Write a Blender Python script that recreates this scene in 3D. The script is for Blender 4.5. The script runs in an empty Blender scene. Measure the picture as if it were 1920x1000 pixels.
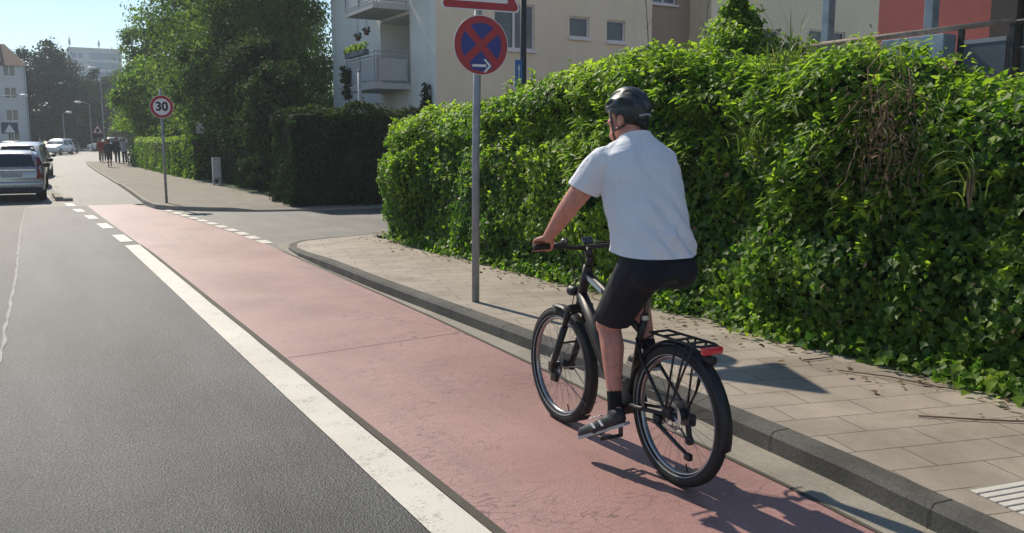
import bpy, bmesh, math, random
import numpy as np
from mathutils import Vector, Matrix, Quaternion, noise as mnoise

random.seed(11)
rng = np.random.default_rng(11)
SC = bpy.context.scene
COL = SC.collection
R = math.radians

# ------------------------------------------------------------------ helpers
def props(o, label=None, cat=None, group=None, kind=None):
    if label: o['label'] = label
    if cat: o['category'] = cat
    if group: o['group'] = group
    if kind: o['kind'] = kind
    return o

def thing(name, label, cat, loc=(0, 0, 0), rotz=0, group=None):
    o = bpy.data.objects.new(name, None)
    o.empty_display_size = 0.2
    COL.objects.link(o)
    o.location = loc
    o.rotation_euler = (0, 0, rotz)
    return props(o, label, cat, group)

def link(name, me, parent=None, mats=None):
    o = bpy.data.objects.new(name, me)
    COL.objects.link(o)
    if parent is not None: o.parent = parent
    if mats is not None:
        me.materials.clear()
        for m in (mats if isinstance(mats, (list, tuple)) else [mats]): me.materials.append(m)
    return o

def obj(name, bm, mats, parent=None, smooth=False, off=None):
    """one mesh object out of a bmesh; off is subtracted (for shapes laid out in world space)"""
    bmesh.ops.recalc_face_normals(bm, faces=bm.faces[:])
    me = bpy.data.meshes.new(name)
    bm.to_mesh(me); bm.free()
    if off is not None: me.transform(Matrix.Translation(-Vector(off)))
    if smooth: 
        me.polygons.foreach_set('use_smooth', [True] * len(me.polygons))
        if smooth == 'auto':
            me.set_sharp_from_angle(angle=R(38))
    return link(name, me, parent, mats)

def struct(name, bm, mats, smooth=False):
    return props(obj(name, bm, mats, None, smooth), kind='structure')

def copy_tree(o, parent=None):
    c = o.copy(); COL.objects.link(c)
    if parent is not None: c.parent = parent
    for ch in list(o.children): copy_tree(ch, c)
    return c

def B(): return bmesh.new()

def box(bm, lo, hi, bev=0.0, rot=None, piv=None, mi=0):
    lo = Vector(lo); hi = Vector(hi)
    vs = [bm.verts.new((x, y, z)) for x in (lo.x, hi.x) for y in (lo.y, hi.y) for z in (lo.z, hi.z)]
    idx = [(0, 1, 3, 2), (4, 6, 7, 5), (0, 4, 5, 1), (2, 3, 7, 6), (0, 2, 6, 4), (1, 5, 7, 3)]
    fs = [bm.faces.new([vs[i] for i in f]) for f in idx]
    for f in fs: f.material_index = mi
    allv = vs
    if bev > 0:
        es = list({e for f in fs for e in f.edges})
        r = bmesh.ops.bevel(bm, geom=es, offset=bev, segments=2, affect='EDGES', profile=0.6)
        allv = list(set(r['verts']) | {v for v in vs if v.is_valid})
        for f in r['faces']: f.material_index = mi
    if rot is not None:
        p = Vector(piv) if piv is not None else (lo + hi) / 2
        bmesh.ops.rotate(bm, cent=p, matrix=rot, verts=allv)
    return allv

def frame_of(d):
    d = d.normalized()
    u = Vector((0, 0, 1)) if abs(d.z) < 0.9 else Vector((1, 0, 0))
    a = d.cross(u).normalized(); b = d.cross(a).normalized()
    return a, b

def tube(bm, pts, r, seg=10, caps=True, mi=0, flat=1.0):
    pts = [Vector(p) for p in pts]
    rs = r if isinstance(r, (list, tuple)) else [r] * len(pts)
    rings = []
    n = len(pts); a0 = None
    for i, p in enumerate(pts):
        d = (pts[min(i + 1, n - 1)] - pts[max(i - 1, 0)])
        if a0 is None: a, b = frame_of(d)
        else:
            dn = d.normalized(); a = (a0 - dn * a0.dot(dn)).normalized(); b = dn.cross(a)
        a0 = a
        rings.append([bm.verts.new(p + a * math.cos(2 * math.pi * k / seg) * rs[i] * flat + b * math.sin(2 * math.pi * k / seg) * rs[i]) for k in range(seg)])
    for i in range(n - 1):
        for k in range(seg):
            f = bm.faces.new((rings[i][k], rings[i][(k + 1) % seg], rings[i + 1][(k + 1) % seg], rings[i + 1][k]))
            f.material_index = mi
    if caps:
        bm.faces.new(rings[0]).material_index = mi; bm.faces.new(rings[-1][::-1]).material_index = mi

def lathe(bm, prof, c, axis='x', seg=48, mi=0, a0=0, a1=2 * math.pi):
    """prof: closed list of (radius, along axis)"""
    c = Vector(c); full = abs(a1 - a0 - 2 * math.pi) < 1e-6
    N = seg if full else seg + 1
    rings = []
    for k in range(N):
        t = a0 + (a1 - a0) * k / seg
        ring = []
        for (r, h) in prof:
            if axis == 'x': v = Vector((h, r * math.cos(t), r * math.sin(t)))
            elif axis == 'y': v = Vector((r * math.cos(t), h, r * math.sin(t)))
            else: v = Vector((r * math.cos(t), r * math.sin(t), h))
            ring.append(bm.verts.new(c + v))
        rings.append(ring)
    m = len(prof)
    for k in range(seg):
        A = rings[k]; Bq = rings[(k + 1) % N]
        for j in range(m):
            f = bm.faces.new((A[j], A[(j + 1) % m], Bq[(j + 1) % m], Bq[j])); f.material_index = mi
    if not full:
        bm.faces.new(rings[0]); bm.faces.new(rings[-1][::-1])

def circ(r, n=10, h0=0.0, sx=1.0, R0=0.0):
    return [(R0 + r * math.cos(2 * math.pi * i / n), h0 + r * sx * math.sin(2 * math.pi * i / n)) for i in range(n)]

def prism(bm, pts, d, mi=0):
    """polygon pts (3D, planar) extruded by vector d"""
    d = Vector(d)
    a = [bm.verts.new(p) for p in pts]; b = [bm.verts.new(Vector(p) + d) for p in pts]
    n = len(a)
    fs = [bm.faces.new(a[::-1]), bm.faces.new(b)]
    for i in range(n): fs.append(bm.faces.new((a[i], a[(i + 1) % n], b[(i + 1) % n], b[i])))
    for f in fs: f.material_index = mi

def sheet(bm, pts, mi=0):
    f = bm.faces.new([bm.verts.new(p) for p in pts]); f.material_index = mi

def ellipsoid(bm, c, rad, seg=20, rings=12, rot=None, mi=0):
    r = bmesh.ops.create_uvsphere(bm, u_segments=seg, v_segments=rings, radius=1)
    vs = r['verts']
    M = Matrix.Diagonal((*rad, 1))
    if rot is not None: M = rot.to_4x4() @ M
    M = Matrix.Translation(c) @ M
    for v in vs: v.co = M @ v.co
    for f in {f for v in vs for f in v.link_faces}: f.material_index = mi
    return vs

def capsule(bm, p0, r0, p1, r1):
    p0 = Vector(p0); p1 = Vector(p1); t = B()
    for p, r in ((p0, r0), (p1, r1)):
        q = bmesh.ops.create_icosphere(t, subdivisions=2, radius=r)
        for v in q['verts']: v.co += p
    h = bmesh.ops.convex_hull(t, input=t.verts[:])
    bmesh.ops.delete(t, geom=[v for v in t.verts if not v.link_faces], context='VERTS')
    me = bpy.data.meshes.new('tmp'); t.to_mesh(me); t.free(); bm.from_mesh(me); bpy.data.meshes.remove(me)

def limb(bm, chain):
    for (p0, r0), (p1, r1) in zip(chain, chain[1:]): capsule(bm, p0, r0, p1, r1)

def loft(bm, rings, cap=True):
    vr = [[bm.verts.new(p) for p in r] for r in rings]
    n = len(vr[0])
    for a, b in zip(vr, vr[1:]):
        for k in range(n): bm.faces.new((a[k], a[(k + 1) % n], b[(k + 1) % n], b[k]))
    if cap: bm.faces.new(vr[0][::-1]); bm.faces.new(vr[-1])

def ell_ring(c, a, b, n=28, yaw=0, tilt=0, p=2.3):
    out = []
    M = Matrix.Rotation(yaw, 3, 'Z') @ Matrix.Rotation(tilt, 3, 'X')
    for k in range(n):
        t = 2 * math.pi * k / n; ct, st = math.cos(t), math.sin(t)
        x = a * math.copysign(abs(ct) ** (2 / p), ct); y = b * math.copysign(abs(st) ** (2 / p), st)
        out.append(Vector(c) + M @ Vector((x, y, 0)))
    return out

def fuse(bm, voxel, smooth=4, fac=0.5):
    """voxel-remesh overlapping volumes into ONE continuous surface; returns a bmesh"""
    bmesh.ops.recalc_face_normals(bm, faces=bm.faces[:])
    me = bpy.data.meshes.new('tmp'); bm.to_mesh(me); bm.free()
    o = bpy.data.objects.new('tmp', me); COL.objects.link(o)
    m = o.modifiers.new('r', 'REMESH'); m.mode = 'VOXEL'; m.voxel_size = voxel
    if smooth:
        s = o.modifiers.new('s', 'SMOOTH'); s.iterations = smooth; s.factor = fac
    dg = bpy.context.evaluated_depsgraph_get(); dg.update()
    em = bpy.data.meshes.new_from_object(o.evaluated_get(dg))
    out = B(); out.from_mesh(em)
    bpy.data.objects.remove(o); bpy.data.meshes.remove(me); bpy.data.meshes.remove(em)
    return out

def text_bm(s, size, extr, matrix, fat=0.0):
    cu = bpy.data.curves.new('t', 'FONT'); cu.body = s; cu.size = size; cu.extrude = extr; cu.offset = fat
    cu.align_x = 'CENTER'; cu.align_y = 'CENTER'
    o = bpy.data.objects.new('t', cu); COL.objects.link(o)
    dg = bpy.context.evaluated_depsgraph_get(); dg.update()
    em = bpy.data.meshes.new_from_object(o.evaluated_get(dg)); em.transform(matrix)
    bm = B(); bm.from_mesh(em)
    bpy.data.objects.remove(o); bpy.data.curves.remove(cu); bpy.data.meshes.remove(em)
    return bm

# ------------------------------------------------------------------ materials
class NT:
    def __init__(self, name):
        self.m = bpy.data.materials.new(name); self.m.use_nodes = True
        self.t = self.m.node_tree; self.n = self.t.nodes; self.n.clear()
        self.out = self.n.new('ShaderNodeOutputMaterial')
        self.co = self.n.new('ShaderNodeTexCoord')
    def N(self, typ, **kw):
        x = self.n.new('ShaderNode' + typ)
        for k, v in kw.items():
            if k.startswith('_'): setattr(x, k[1:], v)
            else:
                x.inputs[int(k[1:]) if k[0] == 'i' and k[1:].isdigit() else k].default_value = v
        return x
    def L(self, a, b): self.t.links.new(a, b)
    def noise(self, scale, detail=4, rough=0.6, vec=None, dist=0.0):
        x = self.N('TexNoise', Scale=scale, Detail=detail, Roughness=rough, Distortion=dist)
        self.L(vec or self.co.outputs['Object'], x.inputs['Vector']); return x.outputs['Fac']
    def ramp(self, fac, stops):
        x = self.n.new('ShaderNodeValToRGB'); e = x.color_ramp.elements
        while len(e) < len(stops): e.new(0.5)
        for q, (p, c) in zip(e, stops):
            q.position = p; q.color = (*c, 1) if len(c) == 3 else c
        self.L(fac, x.inputs['Fac']); return x.outputs['Color']
    def mix(self, fac, a, b, mode='MIX'):
        x = self.n.new('ShaderNodeMix'); x.data_type = 'RGBA'; x.blend_type = mode
        for s, v in ((x.inputs[0], fac), (x.inputs[6], a), (x.inputs[7], b)):
            if isinstance(v, (int, float)): s.default_value = v
            elif isinstance(v, tuple): s.default_value = (*v, 1)
            else: self.L(v, s)
        return x.outputs[2]
    def math(self, op, a, b=0.0, clamp=False):
        x = self.n.new('ShaderNodeMath'); x.operation = op; x.use_clamp = clamp
        for s, v in ((x.inputs[0], a), (x.inputs[1], b)):
            if isinstance(v, (int, float)): s.default_value = v
            else: self.L(v, s)
        return x.outputs[0]
    def mapping(self, scale=(1, 1, 1), rot=(0, 0, 0), loc=(0, 0, 0), vec=None):
        x = self.n.new('ShaderNodeMapping')
        x.inputs['Scale'].default_value = scale; x.inputs['Rotation'].default_value = rot; x.inputs['Location'].default_value = loc
        self.L(vec or self.co.outputs['Object'], x.inputs['Vector']); return x.outputs[0]
    def finish(self, color, rough=0.6, metal=0.0, bump=None, bstr=0.3, bdist=0.01, spec=0.5, coat=0.0, trans=None):
        p = self.n.new('ShaderNodeBsdfPrincipled')
        for s, v in ((p.inputs['Base Color'], color), (p.inputs['Roughness'], rough)):
            if isinstance(v, tuple): s.default_value = (*v, 1)
            elif isinstance(v, (int, float)): s.default_value = v
            else: self.L(v, s)
        p.inputs['Metallic'].default_value = metal
        p.inputs['Specular IOR Level'].default_value = spec
        p.inputs['Coat Weight'].default_value = coat
        if bump is not None:
            b = self.N('Bump', Strength=bstr, Distance=bdist); self.L(bump, b.inputs['Height']); self.L(b.outputs[0], p.inputs['Normal'])
        sh = p.outputs[0]
        if trans is not None:
            tr = self.n.new('ShaderNodeBsdfTranslucent'); self.L(trans[1], tr.inputs['Color']) if not isinstance(trans[1], tuple) else setattr(tr.inputs['Color'], 'default_value', (*trans[1], 1))
            mx = self.n.new('ShaderNodeMixShader'); mx.inputs[0].default_value = trans[0]
            self.L(sh, mx.inputs[1]); self.L(tr.outputs[0], mx.inputs[2]); sh = mx.outputs[0]
        self.L(sh, self.out.inputs['Surface'])
        return self.m

def mat(name, c, rough=0.5, metal=0.0, var=0.12, scale=6.0, bump=0.0, bscale=40.0, spec=0.5, coat=0.0):
    """plain material with a little uneven tone and roughness"""
    t = NT(name)
    f = t.noise(scale, 5)
    c1 = tuple(max(0, x * (1 - var)) for x in c); c2 = tuple(min(1, x * (1 + var)) for x in c)
    col = t.ramp(f, [(0.3, c1), (0.7, c2)])
    r = t.math('ADD', rough - 0.06, t.math('MULTIPLY', t.noise(scale * 2.3, 3), 0.12))
    return t.finish(col, r, metal, t.noise(bscale, 4) if bump else None, bump, 0.01, spec, coat)

def leaf_mat(name, stops, trans_c, tf=0.4, rough=0.45, spec=0.5):
    t = NT(name)
    a = t.N('Attribute', _attribute_name='tint')
    col = t.ramp(a.outputs['Fac'], stops)
    tc = t.mix(1.0, col, trans_c, 'MULTIPLY')
    return t.finish(col, rough, 0, None, spec=spec, trans=(tf, tc))

m_black = mat('black_paint', (0.010, 0.010, 0.012), 0.5, var=0.3)
m_blackm = mat('black_matte', (0.016, 0.016, 0.017), 0.6, var=0.3)
m_rubber = mat('tyre_rubber', (0.014, 0.014, 0.014), 0.75, var=0.35, bump=0.3, bscale=90)
m_steel = mat('steel', (0.55, 0.56, 0.57), 0.3, 1.0)
m_dsteel = mat('dark_steel', (0.16, 0.16, 0.17), 0.4, 0.9)
m_galv = mat('galvanised', (0.27, 0.29, 0.31), 0.55, 0.25, var=0.2, scale=9)
m_rim = mat('rim_alloy', (.33, .33, .34), .28, 1.0)
m_chrome = mat('alloy', (0.7, 0.7, 0.7), 0.22, 1.0)
m_skin = mat('skin', (0.54, 0.238, 0.178), 0.55, var=0.20, scale=22, bump=0.22, bscale=110, spec=.35)
m_white_cloth = None
m_hair = mat('hair', (0.045, 0.03, 0.022), 0.6, var=0.4, scale=60, bump=0.5, bscale=160)
m_shorts = mat('shorts_cloth', (0.012, 0.013, 0.019), 0.75, var=0.25, scale=8, bump=0.15, bscale=120, spec=0.3)
m_sock = mat('sock_cloth', (0.014, 0.014, 0.016), 0.9, var=0.2, spec=0.2)
m_red = mat('sign_red', (0.36, 0.018, 0.028), 0.45, var=0.08)
m_blue = mat('sign_blue', (0.018, 0.03, 0.21), 0.45, var=0.08)
m_signwhite = mat('sign_white', (0.72, 0.72, 0.72), 0.45, var=0.05)
m_signblack = mat('sign_black', (0.015, 0.015, 0.015), 0.5)
m_redlens = mat('red_lens', (0.62, 0.02, 0.03), 0.2, coat=0.5)
m_glass = mat('dark_glass', (0.02, 0.025, 0.03), 0.08, spec=0.7)
m_winglass = mat('window_glass', (0.06, 0.06, 0.065), 0.12, spec=0.6, var=0.5, scale=1.2)
m_frame = mat('window_frame', (0.72, 0.71, 0.69), 0.5, var=0.06)
m_bark = mat('bark', (0.085, 0.066, 0.05), 0.9, var=0.4, scale=9, bump=0.7, bscale=14)
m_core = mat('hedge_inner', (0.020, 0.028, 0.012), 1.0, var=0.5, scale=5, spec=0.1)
m_drystem = mat('dry_stem', (0.17, 0.12, 0.075), 0.85, var=0.35, scale=20)
m_plasticgrey = mat('grey_plastic', (0.30, 0.32, 0.34), 0.5)
m_terracotta = mat('terracotta', (0.10, 0.05, 0.035), 0.8)

def cloth_white():
    t = NT('white_cotton')
    f = t.noise(5, 4)
    col = t.ramp(f, [(0.3, (0.74, 0.76, 0.82)), (0.7, (0.82, 0.835, 0.88))])
    v = t.mapping((1.0, 1.0, 0.55), (0, R(28), R(20)))
    w = t.noise(7, 5, 0.55, v, 0.6)
    w2 = t.noise(320, 2)
    h = t.math('ADD', w, t.math('MULTIPLY', w2, 0.05))
    return t.finish(col, 0.85, 0, h, 0.85, 0.035, spec=0.15, trans=(0.08, (0.8, 0.8, 0.75)))
m_white_cloth = cloth_white()

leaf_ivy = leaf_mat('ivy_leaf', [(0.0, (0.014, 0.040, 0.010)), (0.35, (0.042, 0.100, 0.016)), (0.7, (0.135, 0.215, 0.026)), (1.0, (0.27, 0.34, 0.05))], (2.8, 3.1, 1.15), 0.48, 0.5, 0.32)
leaf_shrub = leaf_mat('shrub_leaf', [(0.0, (0.03, 0.070, 0.013)), (0.5, (0.105, 0.180, 0.026)), (1.0, (0.22, 0.30, 0.05))], (2.6, 2.8, 1.05), 0.48, 0.5, 0.32)
leaf_tree = leaf_mat('tree_leaf', [(0.0, (0.022, 0.045, 0.016)), (0.5, (0.060, 0.105, 0.028)), (1.0, (0.135, 0.185, 0.045))], (2.4, 2.7, 1.1), 0.42, 0.6, 0.3)
leaf_far = leaf_mat('far_leaf', [(0.0, (0.018, 0.033, 0.020)), (1.0, (0.055, 0.082, 0.042))], (1.6, 1.8, 1.2), 0.25, 0.7, 0.2)
leaf_dark = leaf_mat('dark_hedge_leaf', [(0.0, (0.010, 0.021, 0.009)), (0.6, (0.026, 0.048, 0.015)), (1.0, (0.07, 0.105, 0.025))], (1.8, 2.2, 1.0), 0.28, 0.72, 0.15)
leaf_grass = leaf_mat('grass_blade', [(0.0, (0.05, 0.10, 0.02)), (0.7, (0.14, 0.20, 0.05)), (1.0, (0.30, 0.26, 0.12))], (1.8, 1.9, 1.0), 0.4, 0.5)
leaf_dry = leaf_mat('dry_leaf', [(0.0, (0.06, 0.04, 0.02)), (0.6, (0.20, 0.14, 0.08)), (1.0, (0.33, 0.26, 0.16))], (1.2, 1.2, 1.0), 0.15, 0.8, 0.2)

def asphalt(name, dark, light, rough, warm=(1, 1, 1)):
    t = NT(name)
    big = t.noise(0.55, 5, 0.65, None, 0.4)
    v = t.mapping((1.2, 0.18, 1))
    track = t.noise(1.3, 4, 0.6, v)
    sp = t.noise(75, 4, 0.8)
    sp2 = t.N('TexVoronoi', Scale=110.0); t.L(t.co.outputs['Object'], sp2.inputs['Vector'])
    base = t.ramp(t.math('ADD', t.math('MULTIPLY', big, 0.6), t.math('MULTIPLY', track, 0.4)), [(0.38, dark), (0.60, light)])
    g = t.ramp(sp, [(0.38, (0.12, 0.12, 0.12)), (0.50, (0.85, 0.85, 0.85)), (0.64, (4.0, 3.95, 3.8))])
    col = t.mix(0.75, base, g, 'MULTIPLY')
    stain = t.noise(2.2, 6, 0.7, None, 0.8)
    col = t.mix(t.math('MULTIPLY', t.ramp(stain, [(0.60, (0, 0, 0)), (0.74, (1, 1, 1))]), 0.35), col, tuple(x * 0.6 for x in dark))
    h = t.math('ADD', t.math('MULTIPLY', sp, 0.6), t.math('MULTIPLY', sp2.outputs['Distance'], 0.7))
    rr = t.math('ADD', rough - 0.12, t.math('MULTIPLY', big, 0.22))
    return t.finish(col, rr, 0, h, 0.8, 0.008, spec=0.42)

m_asphalt = asphalt('asphalt', (0.017, 0.018, 0.021), (0.078, 0.081, 0.086), 0.60)
m_asphalt_old = asphalt('asphalt_old', (0.070, 0.068, 0.065), (0.13, 0.126, 0.12), 0.68)
m_asphalt_far = asphalt('asphalt_side', (0.085, 0.082, 0.078), (0.15, 0.145, 0.135), 0.6)

def redlane():
    t = NT('red_lane')
    big = t.noise(0.7, 5, 0.6, None, 0.3)
    base = t.ramp(big, [(0.3, (0.30, 0.158, 0.146)), (0.7, (0.40, 0.225, 0.208))])
    sp = t.noise(120, 3, 0.7)
    col = t.mix(0.8, base, t.ramp(sp, [(0.3, (0.68, 0.66, 0.66)), (0.55, (1, 1, 1)), (0.8, (1.5, 1.5, 1.5))]), 'MULTIPLY')
    # fine crazing
    nv = t.N('TexNoise', Scale=3.0, Detail=5.0); t.L(t.co.outputs['Object'], nv.inputs['Vector'])
    vd = t.N('VectorMath', _operation='MULTIPLY_ADD'); vd.inputs[1].default_value = (0.5, 0.5, 0.5)
    t.L(nv.outputs['Color'], vd.inputs[0]); t.L(t.mapping((0.6, 1.7, 1)), vd.inputs[2])
    vo = t.N('TexVoronoi', _feature='DISTANCE_TO_EDGE', Scale=8.0); t.L(vd.outputs[0], vo.inputs['Vector'])
    vo2 = t.N('TexVoronoi', _feature='DISTANCE_TO_EDGE', Scale=1.5); t.L(vd.outputs[0], vo2.inputs['Vector'])
    mask = t.ramp(t.noise(0.9, 4), [(0.38, (0, 0, 0)), (0.64, (1, 1, 1))])
    c1 = t.math('MULTIPLY', t.ramp(vo.outputs['Distance'], [(0.0, (1, 1, 1)), (0.045, (0, 0, 0))]), mask)
    c2 = t.ramp(vo2.outputs['Distance'], [(0.0, (1, 1, 1)), (0.009, (0, 0, 0))])
    cr = t.math('MAXIMUM', t.math('MULTIPLY', c1, 0.85), t.math('MULTIPLY', c2, 0.22))
    col = t.mix(cr, col, (0.055, 0.03, 0.028))
    v = t.mapping((2.2, 0.12, 1))
    dirt = t.ramp(t.noise(1.2, 5, 0.65, v), [(0.52, (0, 0, 0)), (0.75, (1, 1, 1))])
    col = t.mix(t.math('MULTIPLY', dirt, 0.45), col, (0.17, 0.115, 0.105))
    h = t.math('SUBTRACT', t.math('MULTIPLY', sp, 0.9), t.math('MULTIPLY', cr, .45))
    return t.finish(col, t.math('ADD', 0.36, t.math('MULTIPLY', big, 0.2)), 0, h, 0.5, 0.006, spec=0.6)
m_redlane = redlane()

def paint_white():
    t = NT('road_paint')
    sp = t.noise(60, 5, 0.7); big = t.noise(1.1, 5, 0.6)
    col = t.ramp(big, [(0.3, (0.54, 0.505, 0.44)), (0.7, (0.66, 0.625, 0.555))])
    wear = t.ramp(t.math('ADD', t.math('MULTIPLY', sp, 0.6), t.math('MULTIPLY', t.noise(5, 5), 0.4)), [(0.535, (0, 0, 0)), (0.63, (1, 1, 1))])
    col = t.mix(t.math('MULTIPLY', wear, 0.75), col, (0.16, 0.155, 0.145))
    return t.finish(col, 0.55, 0, sp, 0.35, 0.004)
m_paint = paint_white()

def slabs():
    t = NT('paving_slabs')
    v = t.mapping((1, 1, 1), (0, 0, R(14.5)), (0.12, 0.09, 0))
    b = t.N('TexBrick', Scale=1.0); b.offset = 0.5; b.squash = 1.0
    b.inputs['Color1'].default_value = (0.335, 0.286, 0.238, 1); b.inputs['Color2'].default_value = (0.380, 0.326, 0.273, 1)
    b.inputs['Mortar'].default_value = (0.13, 0.105, 0.08, 1)
    b.inputs['Mortar Size'].default_value = 0.0045; b.inputs['Mortar Smooth'].default_value = 0.25; b.inputs['Bias'].default_value = 0.0
    b.inputs['Brick Width'].default_value = 0.54; b.inputs['Row Height'].default_value = 0.27
    nv = t.N('TexNoise', Scale=9.0, Detail=3.0); t.L(t.co.outputs['Object'], nv.inputs['Vector'])
    vd = t.N('VectorMath', _operation='MULTIPLY_ADD'); vd.inputs[1].default_value = (0.008, 0.008, 0)
    t.L(nv.outputs['Color'], vd.inputs[0]); t.L(v, vd.inputs[2]); t.L(vd.outputs[0], b.inputs['Vector'])
    sp = t.noise(110, 3, 0.7); big = t.noise(1.4, 6, 0.65, None, 0.5)
    col = t.mix(0.6, b.outputs['Color'], t.ramp(sp, [(0.3, (0.7, 0.7, 0.7)), (0.55, (1, 1, 1)), (0.8, (1.35, 1.35, 1.33))]), 'MULTIPLY')
    col = t.mix(0.7, col, t.ramp(big, [(0.28, (0.52, 0.50, 0.46)), (0.6, (1.05, 1.04, 1.02))]), 'MULTIPLY')
    vo = t.N('TexVoronoi', Scale=5.5, Randomness=1.0); t.L(t.co.outputs['Object'], vo.inputs['Vector'])
    gum = t.math('MULTIPLY', t.ramp(vo.outputs['Distance'], [(0.10, (1, 1, 1)), (0.16, (0, 0, 0))]), t.ramp(t.noise(3.3, 2), [(0.55, (0, 0, 0)), (0.6, (1, 1, 1))]))
    col = t.mix(t.math('MULTIPLY', gum, .45), col, (0.13, 0.12, 0.10))
    h = t.math('SUBTRACT', t.math('MULTIPLY', sp, 0.35), b.outputs['Fac'])
    return t.finish(col, 0.68, 0, h, 0.5, 0.006, spec=0.4)
m_slab = slabs()

def concrete(name, c1, c2, spk=0.6, rough=0.8):
    t = NT(name)
    big = t.noise(2.0, 6, 0.65, None, 0.3); sp = t.noise(70, 4, 0.8)
    col = t.ramp(big, [(0.3, c1), (0.7, c2)])
    col = t.mix(spk, col, t.ramp(sp, [(0.3, (0.55, 0.55, 0.55)), (0.55, (1, 1, 1)), (0.8, (1.6, 1.6, 1.58))]), 'MULTIPLY')
    return t.finish(col, rough, 0, sp, 0.5, 0.006, spec=0.35)
m_gutter = concrete('gutter_concrete', (0.22, 0.20, 0.165), (0.33, 0.305, 0.25))
m_kerb = concrete('kerb_stone', (0.055, 0.053, 0.048), (0.125, 0.119, 0.107), 1.0)
m_seam = concrete('seam_grit', (0.06, 0.055, 0.045), (0.10, 0.09, 0.07))
m_cracksand = concrete('seam_sand', (0.30, 0.29, 0.27), (0.5, 0.48, 0.45))
m_soil = concrete('soil', (0.10, 0.085, 0.06), (0.24, 0.20, 0.15), 0.8, 0.95)
m_tactile = concrete('tactile_white', (0.50, 0.47, 0.42), (0.62, 0.59, 0.53), 0.5)
m_cobble = concrete('cobble', (0.2, 0.19, 0.17), (0.36, 0.35, 0.32), 0.7)

def stucco(name, c, var=0.08, streak=0.25):
    t = NT(name)
    big = t.noise(0.35, 5, 0.6); fine = t.noise(45, 4, 0.7)
    c1 = tuple(x * (1 - var) for x in c); c2 = tuple(min(1, x * (1 + var)) for x in c)
    col = t.ramp(big, [(0.3, c1), (0.7, c2)])
    v = t.mapping((1.6, 1.6, 0.10))
    st = t.ramp(t.noise(1.5, 5, 0.7, v), [(0.5, (0, 0, 0)), (0.8, (1, 1, 1))])
    col = t.mix(t.math('MULTIPLY', st, streak), col, tuple(x * 0.62 for x in c))
    return t.finish(col, 0.9, 0, fine, 0.35, 0.01, spec=0.2)
m_cream = stucco('stucco_cream', (0.80, 0.71, 0.52))
m_pale = stucco('stucco_pale', (0.74, 0.75, 0.71))
m_brownw = stucco('stucco_brown', (0.36, 0.30, 0.235))
m_redw = stucco('stucco_red', (0.40, 0.125, 0.112), 0.1, 0.3)
m_greyw = stucco('stucco_grey', (0.56, 0.57, 0.57))
m_slabw = stucco('balcony_slab', (0.5, 0.5, 0.48))
m_bpanel = mat('balcony_panel', (0.42, 0.43, 0.44), 0.5, var=0.08)
m_gpanel = mat('grey_panel', (0.085, 0.105, 0.125), 0.5, var=0.1, scale=3)
m_teal = mat('teal_panel', (0.06, 0.085, 0.09), 0.4)
m_bluemetal = mat('blue_grey_metal', (0.20, 0.25, 0.29), 0.45, 0.4, var=0.25, scale=5)
m_zinc = mat('zinc_planter', (0.30, 0.37, 0.43), 0.4, 0.5, var=0.35, scale=7)
m_wood = mat('weathered_wood', (0.25, 0.20, 0.16), 0.8, var=0.3, scale=12)
m_brown = mat('dark_brown', (0.05, 0.035, 0.028), 0.6)
m_roof = mat('roof_tile', (0.14, 0.075, 0.055), 0.85, var=0.3, scale=4, bump=0.4, bscale=8)
m_highrise = mat('highrise_wall', (0.42, 0.47, 0.53), 0.7, var=0.06)
m_highdark = mat('highrise_panel', (0.16, 0.24, 0.33), 0.5, var=0.1)
m_lamp = mat('lamp_grey', (0.30, 0.32, 0.34), 0.55)
m_darkpost = mat('dark_green_post', (0.02, 0.026, 0.026), 0.5)
m_grassg = mat('ground_grass', (0.05, 0.085, 0.022), 0.95, var=0.4, scale=3, bump=0.6, bscale=30)

# ------------------------------------------------------------------ lie of the land
def gz(y):
    z = 0.0
    if y > 22: z += 0.0055 * (min(y, 60) - 22)
    if y > 60: z += 0.0115 * (min(y, 141) - 60)
    return z

def ribbon(bm, left, right, z, mi=0):
    """strip between two polylines with the same number of points, following the land"""
    L = [bm.verts.new((x, y, gz(y) + z)) for x, y in left]
    Rr = [bm.verts.new((x, y, gz(y) + z)) for x, y in right]
    for i in range(len(L) - 1):
        bm.faces.new((L[i], Rr[i], Rr[i + 1], L[i + 1])).material_index = mi

def WP(x, y):
    return 1.03 * x, 1.085 * y + 0.102 * x

def interp(tab, y):
    ys = [t[0] for t in tab]; xs = [t[1] for t in tab]
    return float(np.interp(y, ys, xs))

# ground sheet to the horizon
bm = B()
ys = [-60, -20, 0, 20, 30, 40, 55, 70, 85, 100, 115, 130, 200, 400, 900, 2500]
xs = [-1800, -300, -60, 60, 300, 1800]
g = [[bm.verts.new((x, y, gz(y) - 0.03)) for x in xs] for y in ys]
for i in range(len(ys) - 1):
    for j in range(len(xs) - 1): bm.faces.new((g[i][j], g[i][j + 1], g[i + 1][j + 1], g[i + 1][j]))
struct('ground', bm, m_asphalt_far)

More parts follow.
